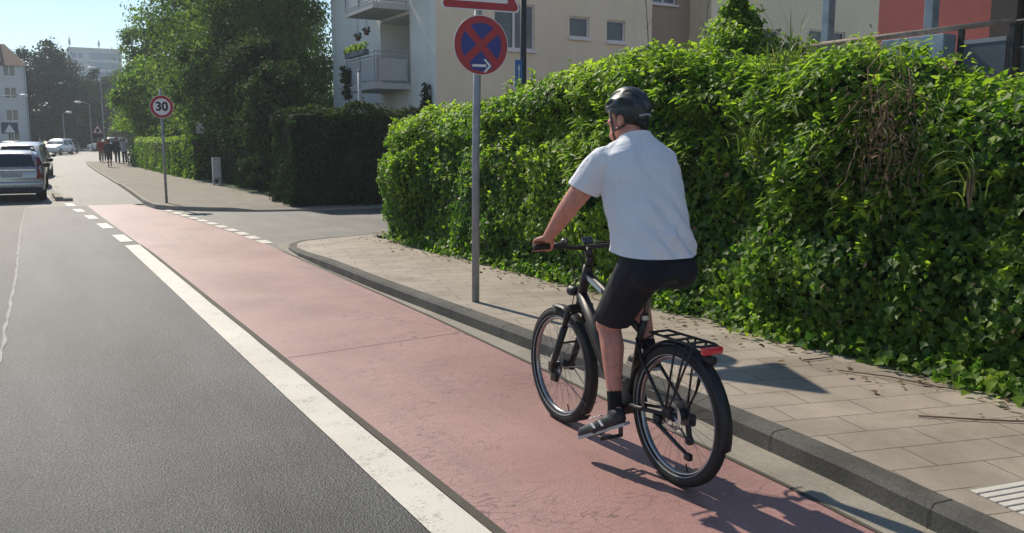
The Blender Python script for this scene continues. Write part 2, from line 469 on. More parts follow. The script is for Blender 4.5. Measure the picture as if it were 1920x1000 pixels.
# carriageway: old asphalt left of the seam, dark new asphalt right of it
SEAM = [(-15, -0.64), (0, -0.46), (5.4, -0.31), (7.93, -0.23), (9.8, -0.19), (12.72, -0.12), (16.3, -0.08), (19.95, -0.04), (26, 0.1), (29.3, 0.62), (43.5, 0.98), (67.5, 1.34)]
REDL = [(-15, 1.745), (14.3, 1.745), (17.24, 1.70), (26.3, 1.57)]
REDR = [(-15, 2.80), (0.9, 3.05), (2.38, 3.185), (2.85, 3.23), (3.37, 3.255), (5.5, 3.36), (7.55, 3.45), (11.2, 3.53), (14.68, 3.60), (16.6, 3.53), (19.3, 3.42), (22.3, 3.24), (23.8, 3.11), (26.3, 2.72)]
YS = sorted(set([y for y, _ in SEAM + REDL + REDR if y <= 67.5] + [28, 33, 38, 50, 55, 60]))
bm = B()
ribbon(bm, [(-11, y) for y in YS], [(interp(SEAM, y), y) for y in YS], 0.0)
struct('old_road', bm, m_asphalt_old)
yn = [y for y in YS if y <= 26.3]
bm = B()
ribbon(bm, [(interp(SEAM, y), y) for y in yn], [(interp(REDL, y) - 0.0, y) for y in yn], 0.0)
struct('road', bm, m_asphalt)
yf = [y for y in YS if y >= 26.3]
bm = B()
KF = [(22, 3.04), (26.3, 3.02), (35.8, 3.36), (49, 3.66), (64.7, 4.08), (71.6, 4.43)]
ribbon(bm, [(interp(SEAM, y), y) for y in yf], [(interp(KF, y) , y) for y in yf], 0.0)
sheet(bm, [(-11, 67.5, gz(67.5)), (5, 67.5, gz(67.5)), (14.5, 87, gz(87)), (-11, 87, gz(87))])
sheet(bm, [(-11, 87, gz(87)), (14.5, 87, gz(87)), (62, 141, gz(141)), (-11, 141, gz(141))])
struct('far_road', bm, m_asphalt_far)
# ragged seam of light sand between the two asphalts
bm = B()
yy = np.arange(-6, 26, 0.13)
L, Rr = [], []
for y in yy:
    c = interp(SEAM, y); w = 0.012 + 0.016 * abs(mnoise.noise(Vector((y * 2.3, 3, 0)))) + 0.004 * math.sin(y * 9)
    o = 0.02 * mnoise.noise(Vector((y * 1.7, 9, 0)))
    L.append((c + o - w, y)); Rr.append((c + o + w, y))
ribbon(bm, L, Rr, 0.005)
struct('road_seam', bm, m_cracksand)

# red cycle lane, its seam, the white line and the block markings
bm = B()
ribbon(bm, [(interp(REDL, y), y) for y in yn], [(interp(REDR, y), y) for y in yn], 0.004)
struct('cycle_lane', bm, m_redlane)
bm = B()
LN = [(-15, 1.46), (15.8, 1.475), (17.5, 1.45), (19.7, 1.40), (22.4, 1.31), (25, 1.15), (27.5, 1.06)]
yl = list(np.arange(-15, 15.81, 0.35))
def jag(y, s): return 0.006 * mnoise.noise(Vector((y * 5.1, s, 0)))
ribbon(bm, [(interp(LN, y) + jag(y, 1), y) for y in yl], [(interp(LN, y) + 0.232 + jag(y, 7), y) for y in yl], 0.006)
for a, b in ((16.4, 17.75), (19.2, 20.5), (21.85, 22.9), (24.1, 25.1), (26.25, 27.45)):
    ribbon(bm, [(interp(LN, y), y) for y in (a, b)], [(interp(LN, y) + 0.205, y) for y in (a, b)], 0.006)
RN = [(14.5, 3.56), (17.2, 3.53), (19.3, 3.44), (22.3, 3.26), (23.9, 3.12)]
y = 14.9
while y < 23.7:
    ribbon(bm, [(interp(RN, q), q) for q in (y, y + 0.56)], [(interp(RN, q) + 0.19, q) for q in (y, y + 0.56)], 0.009)
    y += 0.82
struct('lane_marking', bm, m_paint)
bm = B()
ribbon(bm, [(interp(LN, y) + 0.236, y) for y in yl], [(interp(REDL, y) + 0.012, y) for y in yl], 0.0075)
struct('lane_seam', bm, m_seam)

bm = B()
yj = lambda x: 6.75 + .10 * (x - 1.8) + .012 * mnoise.noise(Vector((x * 7, 1, 1)))
xj = list(np.linspace(1.77, 3.40, 40))
va = [bm.verts.new((x, yj(x) - .0035, .0056)) for x in xj]; vb = [bm.verts.new((x, yj(x) + .0035, .0056)) for x in xj]
for i in range(39): bm.faces.new((va[i], va[i + 1], vb[i + 1], vb[i]))
struct('lane_joint', bm, m_seam)
# kerb line, gutter and pavement on the near side
KN = [(3.05, -15), (3.12, -1), (3.22, .7), (3.32, 1.6), (3.40, 2.25), (3.47, 2.75), (3.515, 3.3), (3.56, 4.0), (3.59, 5), (3.58, 6.5), (3.54, 9.5), (3.56, 11.5), (3.61, 12.9), (3.72, 13.9), (3.9, 14.5), (4.2, 14.88), (4.75, 15.1), (5.8, 15.2), (7.2, 15.25), (14.4, 15.4), (40, 15.6)]
KPTS = []
for (a, b) in zip(KN, KN[1:]):
    n = max(1, int(math.dist(a, b) / 0.5))
    for i in range(n):
        t = i / n; KPTS.append((a[0] + (b[0] - a[0]) * t, a[1] + (b[1] - a[1]) * t))
KPTS.append(KN[-1])
def normals2(P):
    out = []
    for i in range(len(P)):
        a = P[max(i - 1, 0)]; b = P[min(i + 1, len(P) - 1)]
        d = Vector((b[0] - a[0], b[1] - a[1])).normalized(); out.append((d.y, -d.x))    # towards the pavement
    return out
KNRM = normals2(KPTS)
def kh(x, y):
    """upstand of the kerb: dropped at the corner"""
    if y < 11.5: return 0.12
    if x < 3.95 and y < 14.5: return 0.12 - 0.085 * min(1, (y - 11.5) / 2.4)
    return 0.035
bm = B(); rings = []
for (x, y), (nx, ny) in zip(KPTS, KNRM):
    h = kh(x, y)
    pr = [(0.0, -0.02), (0.008, h * 0.8), (0.03, h), (0.14, h + 0.002), (0.14, -0.02)]
    rings.append([Vector((x + nx * o, y + ny * o, z)) for o, z in pr])
loft(bm, rings, False)
struct('kerb', bm, m_kerb)
bm = B()                                                   # dark joints between the stones
acc = 0.0
for i in range(1, len(KPTS)):
    acc += math.dist(KPTS[i], KPTS[i - 1])
    if acc > 0.98 and KPTS[i][1] < 13.8 and KPTS[i][1] > -4:
        acc = 0
        (x, y), (nx, ny) = KPTS[i], KNRM[i]; h = kh(x, y)
        q = [(-0.0025, 0.0), (0.0055, h * 0.8), (0.028, h + 0.003), (0.139, h + 0.005)]
        A = [bm.verts.new((x + nx * o, y + ny * o - 0.004, z)) for o, z in q]; Bv = [bm.verts.new((x + nx * o, y + ny * o + 0.004, z)) for o, z in q]
        for k in range(3): bm.faces.new((A[k], A[k + 1], Bv[k + 1], Bv[k]))
struct('kerb_joint', bm, m_seam)
bm = B()                                                   # pale gutter strip
GL, GR = [], []
for (x, y), (nx, ny) in zip(KPTS, KNRM):
    if y < 14.0 and x < 3.85: o = max(0.06, x - interp(REDR, y) - 0.005)
    else: o = 0.22
    GL.append(bm.verts.new((x - nx * o, y - ny * o, 0.0065))); GR.append(bm.verts.new((x + nx * 0.003, y + ny * 0.003, 0.0085)))
for i in range(len(GL) - 1): bm.faces.new((GL[i], GR[i], GR[i + 1], GL[i + 1]))
struct('gutter', bm, m_gutter)
bm = B()                                                   # seam between red lane and gutter
yl2 = list(np.arange(-4, 14.0, 0.25))
ribbon(bm, [(interp(REDR, y) - 0.012 + jag(y, 4), y) for y in yl2], [(interp(REDR, y) + 0.014 + jag(y, 5), y) for y in yl2], 0.0095)
struct('gutter_seam', bm, m_seam)
bm = B()                                                   # slabs
PL = []
for (x, y), (nx, ny) in zip(KPTS, KNRM): PL.append(bm.verts.new((x + nx * 0.139, y + ny * 0.139, kh(x, y) - 0.001)))
PR = []
for (x, y) in KPTS:
    t = min(max(y, -15), 14.6)
    PR.append(bm.verts.new((max(6.4, x + 0.5), t if x < 4.2 else 14.6, 0.11)))
for i in range(len(PL) - 1):
    try: bm.faces.new((PL[i], PR[i], PR[i + 1], PL[i + 1]))
    except Exception: pass
struct('pavement', bm, m_slab)
bm = B()
for k in range(6):
    o = k * 0.05
    rot = Matrix.Rotation(R(-10), 3, 'Z')
    box(bm, (3.70, 2.27 - 0.31 + o, 0.118), (4.7, 2.27 - 0.31 + o + 0.038, 0.128), 0.004, rot, (3.70, 2.27, 0.12))
struct('tactile_paving', bm, m_tactile)
bm = B()
box(bm, (3.70, 1.95, 0.10), (4.7, 2.28, 0.1215), 0, Matrix.Rotation(R(-10), 3, 'Z'), (3.70, 2.27, 0.12))
struct('tactile_bed', bm, m_gutter)
# soil strip under the hedge with a ragged edge
bm = B()
ysl = list(np.arange(-10, 14.7, 0.2))
ribbon(bm, [(5.42 + 0.10 * mnoise.noise(Vector((y * 1.3, 2, 1))) + 0.05 * mnoise.noise(Vector((y * 6, 2, 1))), y) for y in ysl], [(9.0, y) for y in ysl], 0.125)
struct('soil', bm, m_soil)

# side street and far pavement
bm = B(); sheet(bm, [(3.6, 13.4, 0.0025), (40, 14.6, 0.0025), (40, 21.9, 0.0025), (6.2, 21.9, 0.0025), (4.5, 22.9, 0.0025), (3.1, 23.8, 0.0025), (3.35, 21, 0.0025), (3.58, 15.3, 0.0025)])
struct('side_street', bm, m_asphalt_far)
FK = [(40, 21.6), (9.2, 21.7), (6.4, 21.75), (5.15, 22.1), (4.12, 22.9), (3.4, 23.7), (3.07, 24.6), (3.02, 26.5), (3.2, 31.2), (3.35, 36.1), (3.66, 49), (4.07, 65), (4.43, 72)]
FP = []
for a, b in zip(FK, FK[1:]):
    n = max(1, int(math.dist(a, b) / 0.6))
    for i in range(n): FP.append((a[0] + (b[0] - a[0]) * i / n, a[1] + (b[1] - a[1]) * i / n))
FP.append(FK[-1]); FN = normals2(FP)
bm = B(); rings = []
for (x, y), (nx, ny) in zip(FP, FN):
    h = 0.10 if y < 37 else 0.06
    if x > 5: h = 0.05
    rings.append([Vector((x + nx * o, y + ny * o, gz(y) + z)) for o, z in ((0, -0.03), (0.01, h), (0.13, h), (0.13, -0.03))])
loft(bm, rings, False)
struct('far_kerb', bm, m_gutter)
bm = B()
A = []; C = []
for (x, y), (nx, ny) in zip(FP, FN):
    h = (0.10 if y < 37 else 0.06) if x <= 5 else 0.05
    A.append(bm.verts.new((x + nx * 0.128, y + ny * 0.128, gz(y) + h - 0.002)))
    C.append(bm.verts.new((max(x, 9.8), max(24.3, y), gz(max(24.3, y)) + 0.06)))
for i in range(len(A) - 1):
    try: bm.faces.new((A[i], C[i], C[i + 1], A[i + 1]))
    except Exception: pass
struct('far_pavement', bm, concrete('far_paving', (0.17, 0.145, 0.12), (0.27, 0.235, 0.195)))
bm = B()
ribbon(bm, [(0.82, y) for y in (28.8, 33, 44, 65)], [(1.05, y) for y in (28.8, 33, 44, 65)], 0.012)
struct('cobble_strip', bm, m_cobble)
bm = B()
box(bm, (0.89, 28.6, -0.02), (1.09, 31.5, 0.16), 0.02)
box(bm, (1.1, 28.4, -0.02), (1.34, 28.9, 0.13), 0.03)
struct('parking_kerb', bm, m_gutter)
bm = B(); sheet(bm, [(6.5, 23.6, 0.085), (40, 23.6, 0.085), (40, 72, gz(72) + 0.075), (7.1, 72, gz(72) + 0.075), (6.8, 41, gz(41) + 0.08), (6.6, 32.5, gz(32.5) + 0.08)])
struct('grass_verge', bm, m_grassg)

# ------------------------------------------------------------------ foliage
SHAPES = {
    # two quads folded along the midrib: base, side, shoulder, tip
    'ivy': [(0, 0), (-0.56, 0.30), (-0.26, 0.62), (0, 1.0), (0.56, 0.30), (0.26, 0.62)],
    'oval': [(0, 0), (-0.30, 0.30), (-0.24, 0.70), (0, 1.0), (0.30, 0.30), (0.24, 0.70)],
    'lance': [(0, 0), (-0.12, 0.28), (-0.10, 0.65), (0, 1.0), (0.12, 0.28), (0.10, 0.65)],
}
def leaf_mesh(name, P, N, T, size, tint, shape='oval', fold=0.12):
    """P base points, N normals, T tip directions (n,3 arrays)"""
    n = len(P)
    N = N / np.linalg.norm(N, axis=1, keepdims=True)
    T = T - N * np.sum(T * N, axis=1, keepdims=True)
    T = T / (np.linalg.norm(T, axis=1, keepdims=True) + 1e-9)
    S = np.cross(N, T)
    sh = SHAPES[shape]; s = size[:, None]
    V = np.empty((n, 6, 3), np.float32)
    for k, (a, b) in enumerate(sh):
        V[:, k] = P + S * (a * s) + T * (b * s) + N * (abs(a) * fold * 2 * s) - N * (0.18 * b * b * s)
    me = bpy.data.meshes.new(name)
    me.vertices.add(n * 6); me.vertices.foreach_set('co', V.reshape(-1))
    base = (np.arange(n) * 6)[:, None]
    F = np.concatenate([base + np.array([[0, 3, 2, 1]]), base + np.array([[0, 4, 5, 3]])], axis=1).reshape(-1)
    me.loops.add(n * 8); me.loops.foreach_set('vertex_index', F.astype(np.int32))
    me.polygons.add(n * 2); me.polygons.foreach_set('loop_start', (np.arange(n * 2) * 4).astype(np.int32))
    me.polygons.foreach_set('use_smooth', np.ones(n * 2, bool))
    me.update(calc_edges=True)
    at = me.attributes.new('tint', 'FLOAT', 'POINT')
    at.data.foreach_set('value', np.repeat(np.clip(tint, 0, 1), 6).astype(np.float32))
    return me

def vnoise(P, scale, seed=0):
    """smooth pseudo noise in -1..1 as a sum of rotated sines (vectorised)"""
    r = np.random.default_rng(1000 + seed); out = np.zeros(len(P)); 
    for k in range(9):
        d = r.normal(size=3); d /= np.linalg.norm(d)
        f = scale * r.uniform(0.6, 1.7) * 2 * math.pi
        out += np.sin(P @ d * f + r.uniform(0, 6.28))
    return out / 4.0

def crown(name, blobs, n, size, mats, parent, tint0=0.45, shape='oval', sub=None, off=(0, 0, 0), seed=1, spread=0.23, up=0.5):
    """leaf clumps through the volume of several ellipsoids; blobs = (centre, radii, share)"""
    r = np.random.default_rng(seed)
    Ps, Ns, Tn = [], [], []
    tot = sum(b[2] for b in blobs)
    for c, rad, share in blobs:
        m = int(n * share / tot); rad = np.array(rad); c = np.array(c)
        nc = sub or max(10, m // 130)
        d = r.normal(size=(nc, 3)); d /= np.linalg.norm(d, axis=1, keepdims=True)
        rr = r.uniform(0.45, 1.04, nc) ** 0.6
        C = c + d * rad * rr[:, None]
        ct = r.normal(0, 0.20, nc)
        k = r.integers(0, nc, m)
        e = r.normal(size=(m, 3)); sc = spread * float(np.mean(rad)) * r.uniform(0.5, 1.1, nc)[k]
        e = e * sc[:, None] * np.array([1, 1, 0.7])
        P = C[k] + e
        Nn = (P - c) / rad * 0.7 + r.normal(0, 0.55, (m, 3)) + np.array([0, 0, up])
        Ps.append(P); Ns.append(Nn); Tn.append(tint0 + ct[k] + r.normal(0, 0.12, m))
    P = np.concatenate(Ps); N = np.concatenate(Ns); ti = np.concatenate(Tn)
    T = r.normal(0, 0.6, P.shape) + np.array([0, 0, -0.6])
    me = leaf_mesh(name, P - np.array(off), N, T, size * r.uniform(0.65, 1.25, len(P)), ti, shape)
    return link(name, me, parent, mats)

def tree(name, label, x, y, h, rad, base, mats, seed, n=9000, size=0.26, group=None, tint=0.45, trunk_r=0.17, cat='tree', nb=6, wide=1.0):
    x, y = WP(x, y); z0 = gz(y); n = int(n * 2.2); size *= .66
    root = thing(name, label, cat, (x, y, z0), 0, group)
    r = random.Random(seed)
    blobs = []
    top = h
    for k in range(nb):
        t = k / max(1, nb - 1)
        zc = base + (top - base) * (0.14 + 0.74 * t)
        w = rad * wide * (0.62 + 0.42 * math.sin(math.pi * (0.18 + 0.66 * t)))
        a = r.uniform(0, 6.28); o = rad * 0.42 * (1 - 0.55 * t)
        blobs.append(((math.cos(a) * o, math.sin(a) * o, zc), (w * r.uniform(.62, .86), w * r.uniform(.62, .86), (top - base) * r.uniform(.15, .22)), 1.0))
    blobs.append(((0, 0, (base + top) / 2), (rad * 0.75, rad * 0.75, (top - base) * 0.46), 1.6))
    bm = B()
    bend = r.uniform(-.3, .3)
    tube(bm, [(0, 0, -0.1), (bend * .3, 0, h * .25), (bend, 0.1, h * .55), (bend * 1.2, 0, h * .86)], [trunk_r * 1.25, trunk_r, trunk_r * .6, trunk_r * .12], 9)
    obj('trunk', bm, m_bark, root, True)
    bm = B()
    for c, rr, s in blobs[:-1]:
        a = (bend * .6, 0, max(base * .7, c[2] * .5))
        m = ((a[0] + c[0]) / 2, (a[1] + c[1]) / 2, (a[2] + c[2]) / 2 + .2)
        e = (c[0] + c[0] * .5, c[1] + c[1] * .5, c[2] + rr[2] * .4)
        tube(bm, [a, m, c, e], [trunk_r * .45, trunk_r * .33, trunk_r * .2, trunk_r * .05], 6)
    obj('limbs', bm, m_bark, root, True)
    crown('crown', blobs, n, size, mats, root, tint, seed=seed)
    return root

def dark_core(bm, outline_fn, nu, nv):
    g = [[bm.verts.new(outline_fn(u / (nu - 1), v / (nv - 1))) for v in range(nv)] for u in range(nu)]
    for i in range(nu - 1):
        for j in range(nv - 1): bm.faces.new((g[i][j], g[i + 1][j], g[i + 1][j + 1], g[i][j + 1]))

# ---- the long ivy hedge beside the pavement
HT = [(-3, 2.0), (1, 1.98), (2.73, 1.93), (3.54, 2.02), (3.94, 2.14), (4.43, 2.25), (4.68, 2.46), (4.9, 2.44), (5.1, 2.36), (5.42, 2.28), (5.73, 2.34), (6.57, 2.47), (7.3, 2.63), (7.66, 2.65), (8.68, 2.59), (9.9, 2.44), (11.4, 2.20), (12.4, 2.25), (13.3, 2.26), (14.1, 2.16), (15, 1.9), (30, 1.85)]
def hedge_outline(s):
    """s metres along the foot: up the face, round the end, along the end; returns x, y, outward nx, ny, y for height"""
    L1 = 16.4
    if s < L1: return 5.52, -3 + s, -1.0, 0.0
    a = (s - L1) / 0.7
    if a < math.pi / 2: return 6.22 - 0.7 * math.cos(a), 13.4 + 0.7 * math.sin(a), -math.cos(a), math.sin(a)
    return 6.22 + (s - L1 - 0.7 * math.pi / 2), 14.1, 0.0, 1.0
SL = 16.4 + 1.1 + 3.2
def hedge_pt(s, t, inset=0.0):
    """t: 0 foot .. 0.72 shoulder .. 1 back of the top"""
    x, y, nx, ny = hedge_outline(s)
    h = interp(HT, y + 0.0)
    if s > 16.4: h = 2.10 - 0.05 * min(1, (s - 16.4))
    if t < 0.70:
        q = t / 0.70; z = 0.08 + (h - 0.5) * q
        o = 0.12 * math.sin(math.pi * min(1, q * 1.1)) - 0.16 * q * q
        n = Vector((nx, ny, 0.15 + 0.5 * q * q))
    else:
        q = (t - 0.70) / 0.30
        if q < 0.5:
            a = q / 0.5 * math.pi / 2
            o = -0.04 - 0.5 * (1 - math.cos(a)); z = h - 0.42 + 0.42 * math.sin(a)
            n = Vector((nx * math.cos(a), ny * math.cos(a), math.sin(a) + 0.3))
        else:
            o = -0.54 - (q - 0.5) / 0.5 * 1.1; z = h - 0.10 * (q - 0.5)
            n = Vector((nx * .1, ny * .1, 1))
    if s > 14.5: o += 0.26 * min(1, (s - 14.5) / 2) * math.exp(-((z - 1.35) / .6) ** 2)
    p = Vector((x + nx * o, y + ny * o, z))
    b = 0.17 * mnoise.noise(p * 0.85 + Vector((3, 1, 7))) + 0.12 * mnoise.noise(p * 2.3) + 0.05 * mnoise.noise(p * 5.5)
    # overhanging ledge of young growth at mid height on the near stretch
    if y < 7.9 and t < 0.7:
        b += 0.20 * math.exp(-((z - (1.62 + 0.12 * math.sin(y * 1.9))) / 0.22) ** 2) * (0.6 + 0.5 * mnoise.noise(Vector((y * 0.9, 5, 2))))
        b -= 0.12 * math.exp(-((z - 1.15) / 0.3) ** 2)
    n.normalize()
    return p + n * (b - inset), n

hedge = thing('ivy_hedge', 'long sunlit hedge overgrown with ivy along the slab pavement behind the cyclist', 'hedge', (5.9, 6, 0.1))
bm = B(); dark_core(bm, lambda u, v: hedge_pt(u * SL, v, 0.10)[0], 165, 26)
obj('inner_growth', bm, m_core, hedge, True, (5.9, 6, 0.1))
def ivy_leaves(n, seed, depth, smin, smax, tint0, drop=1.0, filt=None, shape='ivy'):
    r = random.Random(seed); P = []; N = []; sz = []; ti = []
    while len(P) < n:
        s = SL * r.random(); t = r.random() ** 0.92
        p, nn = hedge_pt(s, t)
        if filt and not filt(p, r): continue
        d = r.random() ** 2 * depth
        cl = mnoise.noise(p * 1.6 + Vector((11, 4, 2)))
        p = p - nn * (d - 0.035) + Vector((r.gauss(0, .02), r.gauss(0, .02), r.gauss(0, .02)))
        P.append(p); N.append(nn * 0.9 + Vector((r.gauss(0, .42), r.gauss(0, .42), r.gauss(0.12, .40))))
        sz.append(r.uniform(smin, smax)); ti.append(tint0 + 0.26 * cl + r.gauss(0, .13) - 0.4 * d + 0.16 * max(0, (p.z - 1.3)) + 0.45 * max(0, mnoise.noise(p * .75 + Vector((2, 8, 5)))))  # sunlit crest and bright patches painted into the tint; deeper leaves darker
    P = np.array(P, dtype=float); N = np.array(N, dtype=float)
    T = np.random.default_rng(seed).normal(0, .45, P.shape) + np.array([0, 0, -drop])
    return P, N, T, np.array(sz), np.array(ti)
def far_ok(p, r): return p.y > 2.2 or r.random() < 0.22
def foot_leaves(n, seed):
    r = random.Random(seed); P = []; N = []; S_ = []; C = []
    for k in range(n):
        y = r.uniform(2.4, 13.6); cl = mnoise.noise(Vector((y * 1.1, 3, 8)))
        if cl < -.25 and r.random() < .7: continue
        P.append((5.46 - abs(r.gauss(0, .09 + .10 * max(0, cl))), y, .135 + abs(r.gauss(0, .09)))); N.append((r.gauss(-.5, .4), r.gauss(0, .4), r.gauss(.6, .4))); S_.append(r.uniform(.04, .085)); C.append(.55 + .35 * cl + r.gauss(0, .15))
    return np.array(P), np.array(N), np.array(S_), np.array(C)
fP, fN, fS, fC = foot_leaves(5200, 66)
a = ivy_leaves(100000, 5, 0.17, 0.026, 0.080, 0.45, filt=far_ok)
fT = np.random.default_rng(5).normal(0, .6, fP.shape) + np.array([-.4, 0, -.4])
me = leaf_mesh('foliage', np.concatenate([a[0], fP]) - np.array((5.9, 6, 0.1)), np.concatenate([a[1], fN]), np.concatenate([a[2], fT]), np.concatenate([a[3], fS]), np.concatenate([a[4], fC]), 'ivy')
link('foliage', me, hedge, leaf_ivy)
b_ = ivy_leaves(1500, 15, 0.10, 0.03, 0.07, 0.5, filt=far_ok)
me = leaf_mesh('dead_leaves', b_[0] - np.array((5.9, 6, 0.1)), b_[1], b_[2], b_[3], b_[4], 'oval')
link('dead_leaves', me, hedge, leaf_dry)
# young pointed shoots standing out of the top and shoulder
r = random.Random(8); P = []; N = []; T = []; sz = []; ti = []
bmS = B()
for k in range(1500):
    s = SL * r.random(); t = 0.30 + 0.58 * r.random() ** 0.7
    p, nn = hedge_pt(s, t)
    if p.y < 2 and r.random() < .7: continue
    if mnoise.noise(p * 1.1 + Vector((7, 3, 1))) + .25 * (t - .5) < -.08: continue
    big = 1.0 if (4.6 < p.y < 10.4) else 0.6
    ln = r.uniform(0.08, 0.27) * big * (1 if t > .6 else .7)
    d = (nn * 0.6 + Vector((r.gauss(0, .4), r.gauss(0, .4), 1.0))).normalized()
    c1 = p + d * ln * .5; c2 = p + d * ln + Vector((d.x, d.y, 0)) * ln * .25
    tube(bmS, [p, c1, c2], [.004, .003, .0015], 4, False)
    for j in range(int(7 + ln * 36)):
        q = r.random(); b = p.lerp(c2, q)
        P.append(b); sd = Vector((r.gauss(0, 1), r.gauss(0, 1), r.gauss(0.2, .5)))
        N.append(Vector((r.gauss(0, .6), r.gauss(0, .6), 1.0))); T.append(sd + d * .8); sz.append(r.uniform(.042, .085)); ti.append(r.gauss(.72, .16))
me = leaf_mesh('young_shoots', np.array(P, float) - np.array((5.9, 6, 0.1)), np.array(N, float), np.array(T, float), np.array(sz), np.array(ti), 'oval')
link('young_shoots', me, hedge, leaf_shrub)
props(obj('shoot_stems', bmS, m_drystem, hedge, False, (5.9, 6, 0.1)), kind='stuff')

def blades(name, base, n, length, spread, mats, parent, seed, droop=1.0, lean=(0, 0, 0), w=0.010, tint=0.45, off=(0, 0, 0)):
    r = random.Random(seed); V = []; F = []; Tt = []
    for k in range(n):
        b = Vector(base) + Vector((r.gauss(0, spread[0]), r.gauss(0, spread[1]), r.gauss(0, spread[2])))
        a = r.uniform(0, 6.28); out = Vector((math.cos(a), math.sin(a), 0)) * r.uniform(.2, .8) + Vector(lean)
        ln = length * r.uniform(.5, 1.15); tv = min(1, max(0, r.gauss(tint, .2)))
        side = Vector((-out.y, out.x, r.gauss(0, .3))).normalized() if out.length > 0 else Vector((1, 0, 0))
        p = b.copy(); d = (Vector((0, 0, 1)) + out * .5).normalized(); i0 = len(V); S = 5
        for j in range(S + 1):
            q = j / S; ww = w * (1 - q ** 2) + .0006
            V += [p + side * ww - Vector(off), p - side * ww - Vector(off)]; Tt += [tv, tv]
            p = p + d * (ln / S); d = (d + out * .10 * droop + Vector((0, 0, -.30 * droop * (q + .2)))).normalized()
        for j in range(S): F.append((i0 + 2 * j, i0 + 2 * j + 1, i0 + 2 * j + 3, i0 + 2 * j + 2))
    me = bpy.data.meshes.new(name); me.from_pydata([tuple(v) for v in V], [], F)
    at = me.attributes.new('tint', 'FLOAT', 'POINT'); at.data.foreach_set('value', Tt)
    return link(name, me, parent, mats)

def grass(label, base, n, length, spread, seed, droop=1.0, lean=(0, 0, 0), w=0.009, tint=0.45, mats=None, name='grass_tuft', cat='grass tuft'):
    t = thing(name, label, cat, base, 0, 'grass tufts growing out of the hedge' if name == 'grass_tuft' else None)
    blades('blades', base, n, length, spread, mats or leaf_grass, t, seed, droop, lean, w, tint, base)
    bm = B()
    for k in range(6):
        a = k * 1.05
        tube(bm, [(0, 0, -.14), (spread[0] * .5 * math.cos(a), spread[1] * .5 * math.sin(a), -.02), (spread[0] * .6 * math.cos(a), spread[1] * .6 * math.sin(a), length * .35)], [.006, .005, .002], 5)
    obj('stems', bm, m_drystem, t)
    return t
# positions on the hedge face
grass('arching grass tuft with long drooping blades in mid hedge right of the cyclist', (5.46, 5.42, 1.68), 60, 0.30, (.05, .12, .06), 21, 2.6, (-.35, 0, 0), .006, .35)
grass('long pale grass blades hanging down the hedge face near the right edge', (5.38, 3.43, 1.42), 20, 0.34, (.02, .04, .05), 22, 3.2, (-.2, .25, -.5), .005, .55)
grass('tuft of broad reed leaves on the hedge top beside the planter', (5.95, 4.6, 2.16), 90, 0.30, (.10, .12, .05), 23, 1.9, (-.1, 0, 0), .009, .4)
grass('wispy grass tuft under the grey balcony panel at the hedge top', (5.9, 4.10, 1.88), 90, 0.28, (.12, .16, .05), 24, 1.9, (-.2, 0, 0), .007, .45)
grass('feathery grass tuft on the crest of the hedge between two grey posts', (5.95, 5.5, 2.30), 120, 0.32, (.12, .17, .06), 25, 1.9, (-.15, 0, 0), .008, .35)
grass('tall thin reed standing above the hedge left of the grey post', (8.0, 7.45, 2.5), 12, .85, (.04, .05, .1), 26, .7, (0, 0, 0), .010, .3)
# dry dead vine bundle
dv = thing('dead_vine', 'bundle of dry brown dead vine hanging down the hedge below the planter', 'dead vine', (5.48, 4.18, 2.1))
bm = B(); r = random.Random(4)
for k in range(34):
    x = 5.52 + r.gauss(0, .06); y = 4.18 + r.gauss(0, .13); z = 1.95 + r.gauss(0, .2)
    pts = [(x, y, z)]
    for j in range(5):
        x += r.gauss(0, .045); y += r.gauss(0, .065); z -= r.uniform(.03, .19); pts.append((x, y, z))
    tube(bm, pts, [.0045, .004, .0035, .003, .0025, .0015], 4, False)
obj('stems', bm, m_drystem, dv, False, (5.48, 4.18, 2.1))
r2 = np.random.default_rng(3); n = 420
P = np.stack([5.44 + r2.normal(0, .07, n), 4.18 + r2.normal(0, .15, n), 1.75 + r2.normal(0, .25, n)], 1)
me = leaf_mesh('withered_leaves', P - np.array((5.48, 4.18, 2.1)), r2.normal(0, 1, P.shape) + np.array([-1, 0, 0]), r2.normal(0, .4, P.shape) + np.array([0, 0, -1]), r2.uniform(.03, .075, n), r2.uniform(0, 1, n), 'lance')
link('withered_leaves', me, dv, leaf_dry)
# drooping long leaved growth through the upper face right of the rider
r = random.Random(18); P = []; N = []; T = []; sz = []; ti = []
for k in range(420):
    sy_ = r.uniform(7.2, 11.4); t = r.uniform(.40, .92)
    p, nn = hedge_pt(sy_, t)
    if mnoise.noise(p * 1.4 + Vector((1, 9, 4))) < -.12: continue
    base = p + nn * r.uniform(.0, .10); tv = r.gauss(.62, .15)
    for j in range(r.randint(9, 20)):
        a = r.uniform(0, 6.28)
        P.append(base + Vector((r.gauss(0, .03), r.gauss(0, .03), r.gauss(0, .03)))); T.append(Vector((math.cos(a) - .5, math.sin(a), -.5 + r.gauss(0, .4)))); N.append(Vector((r.gauss(-.3, .4), r.gauss(0, .4), 1))); sz.append(r.uniform(.07, .15)); ti.append(tv + r.gauss(0, .1))
me = leaf_mesh('long_leaves', np.array(P, float) - np.array((5.9, 6, 0.1)), np.array(N, float), np.array(T, float), np.array(sz), np.array(ti), 'lance')
link('long_leaves', me, hedge, leaf_shrub)

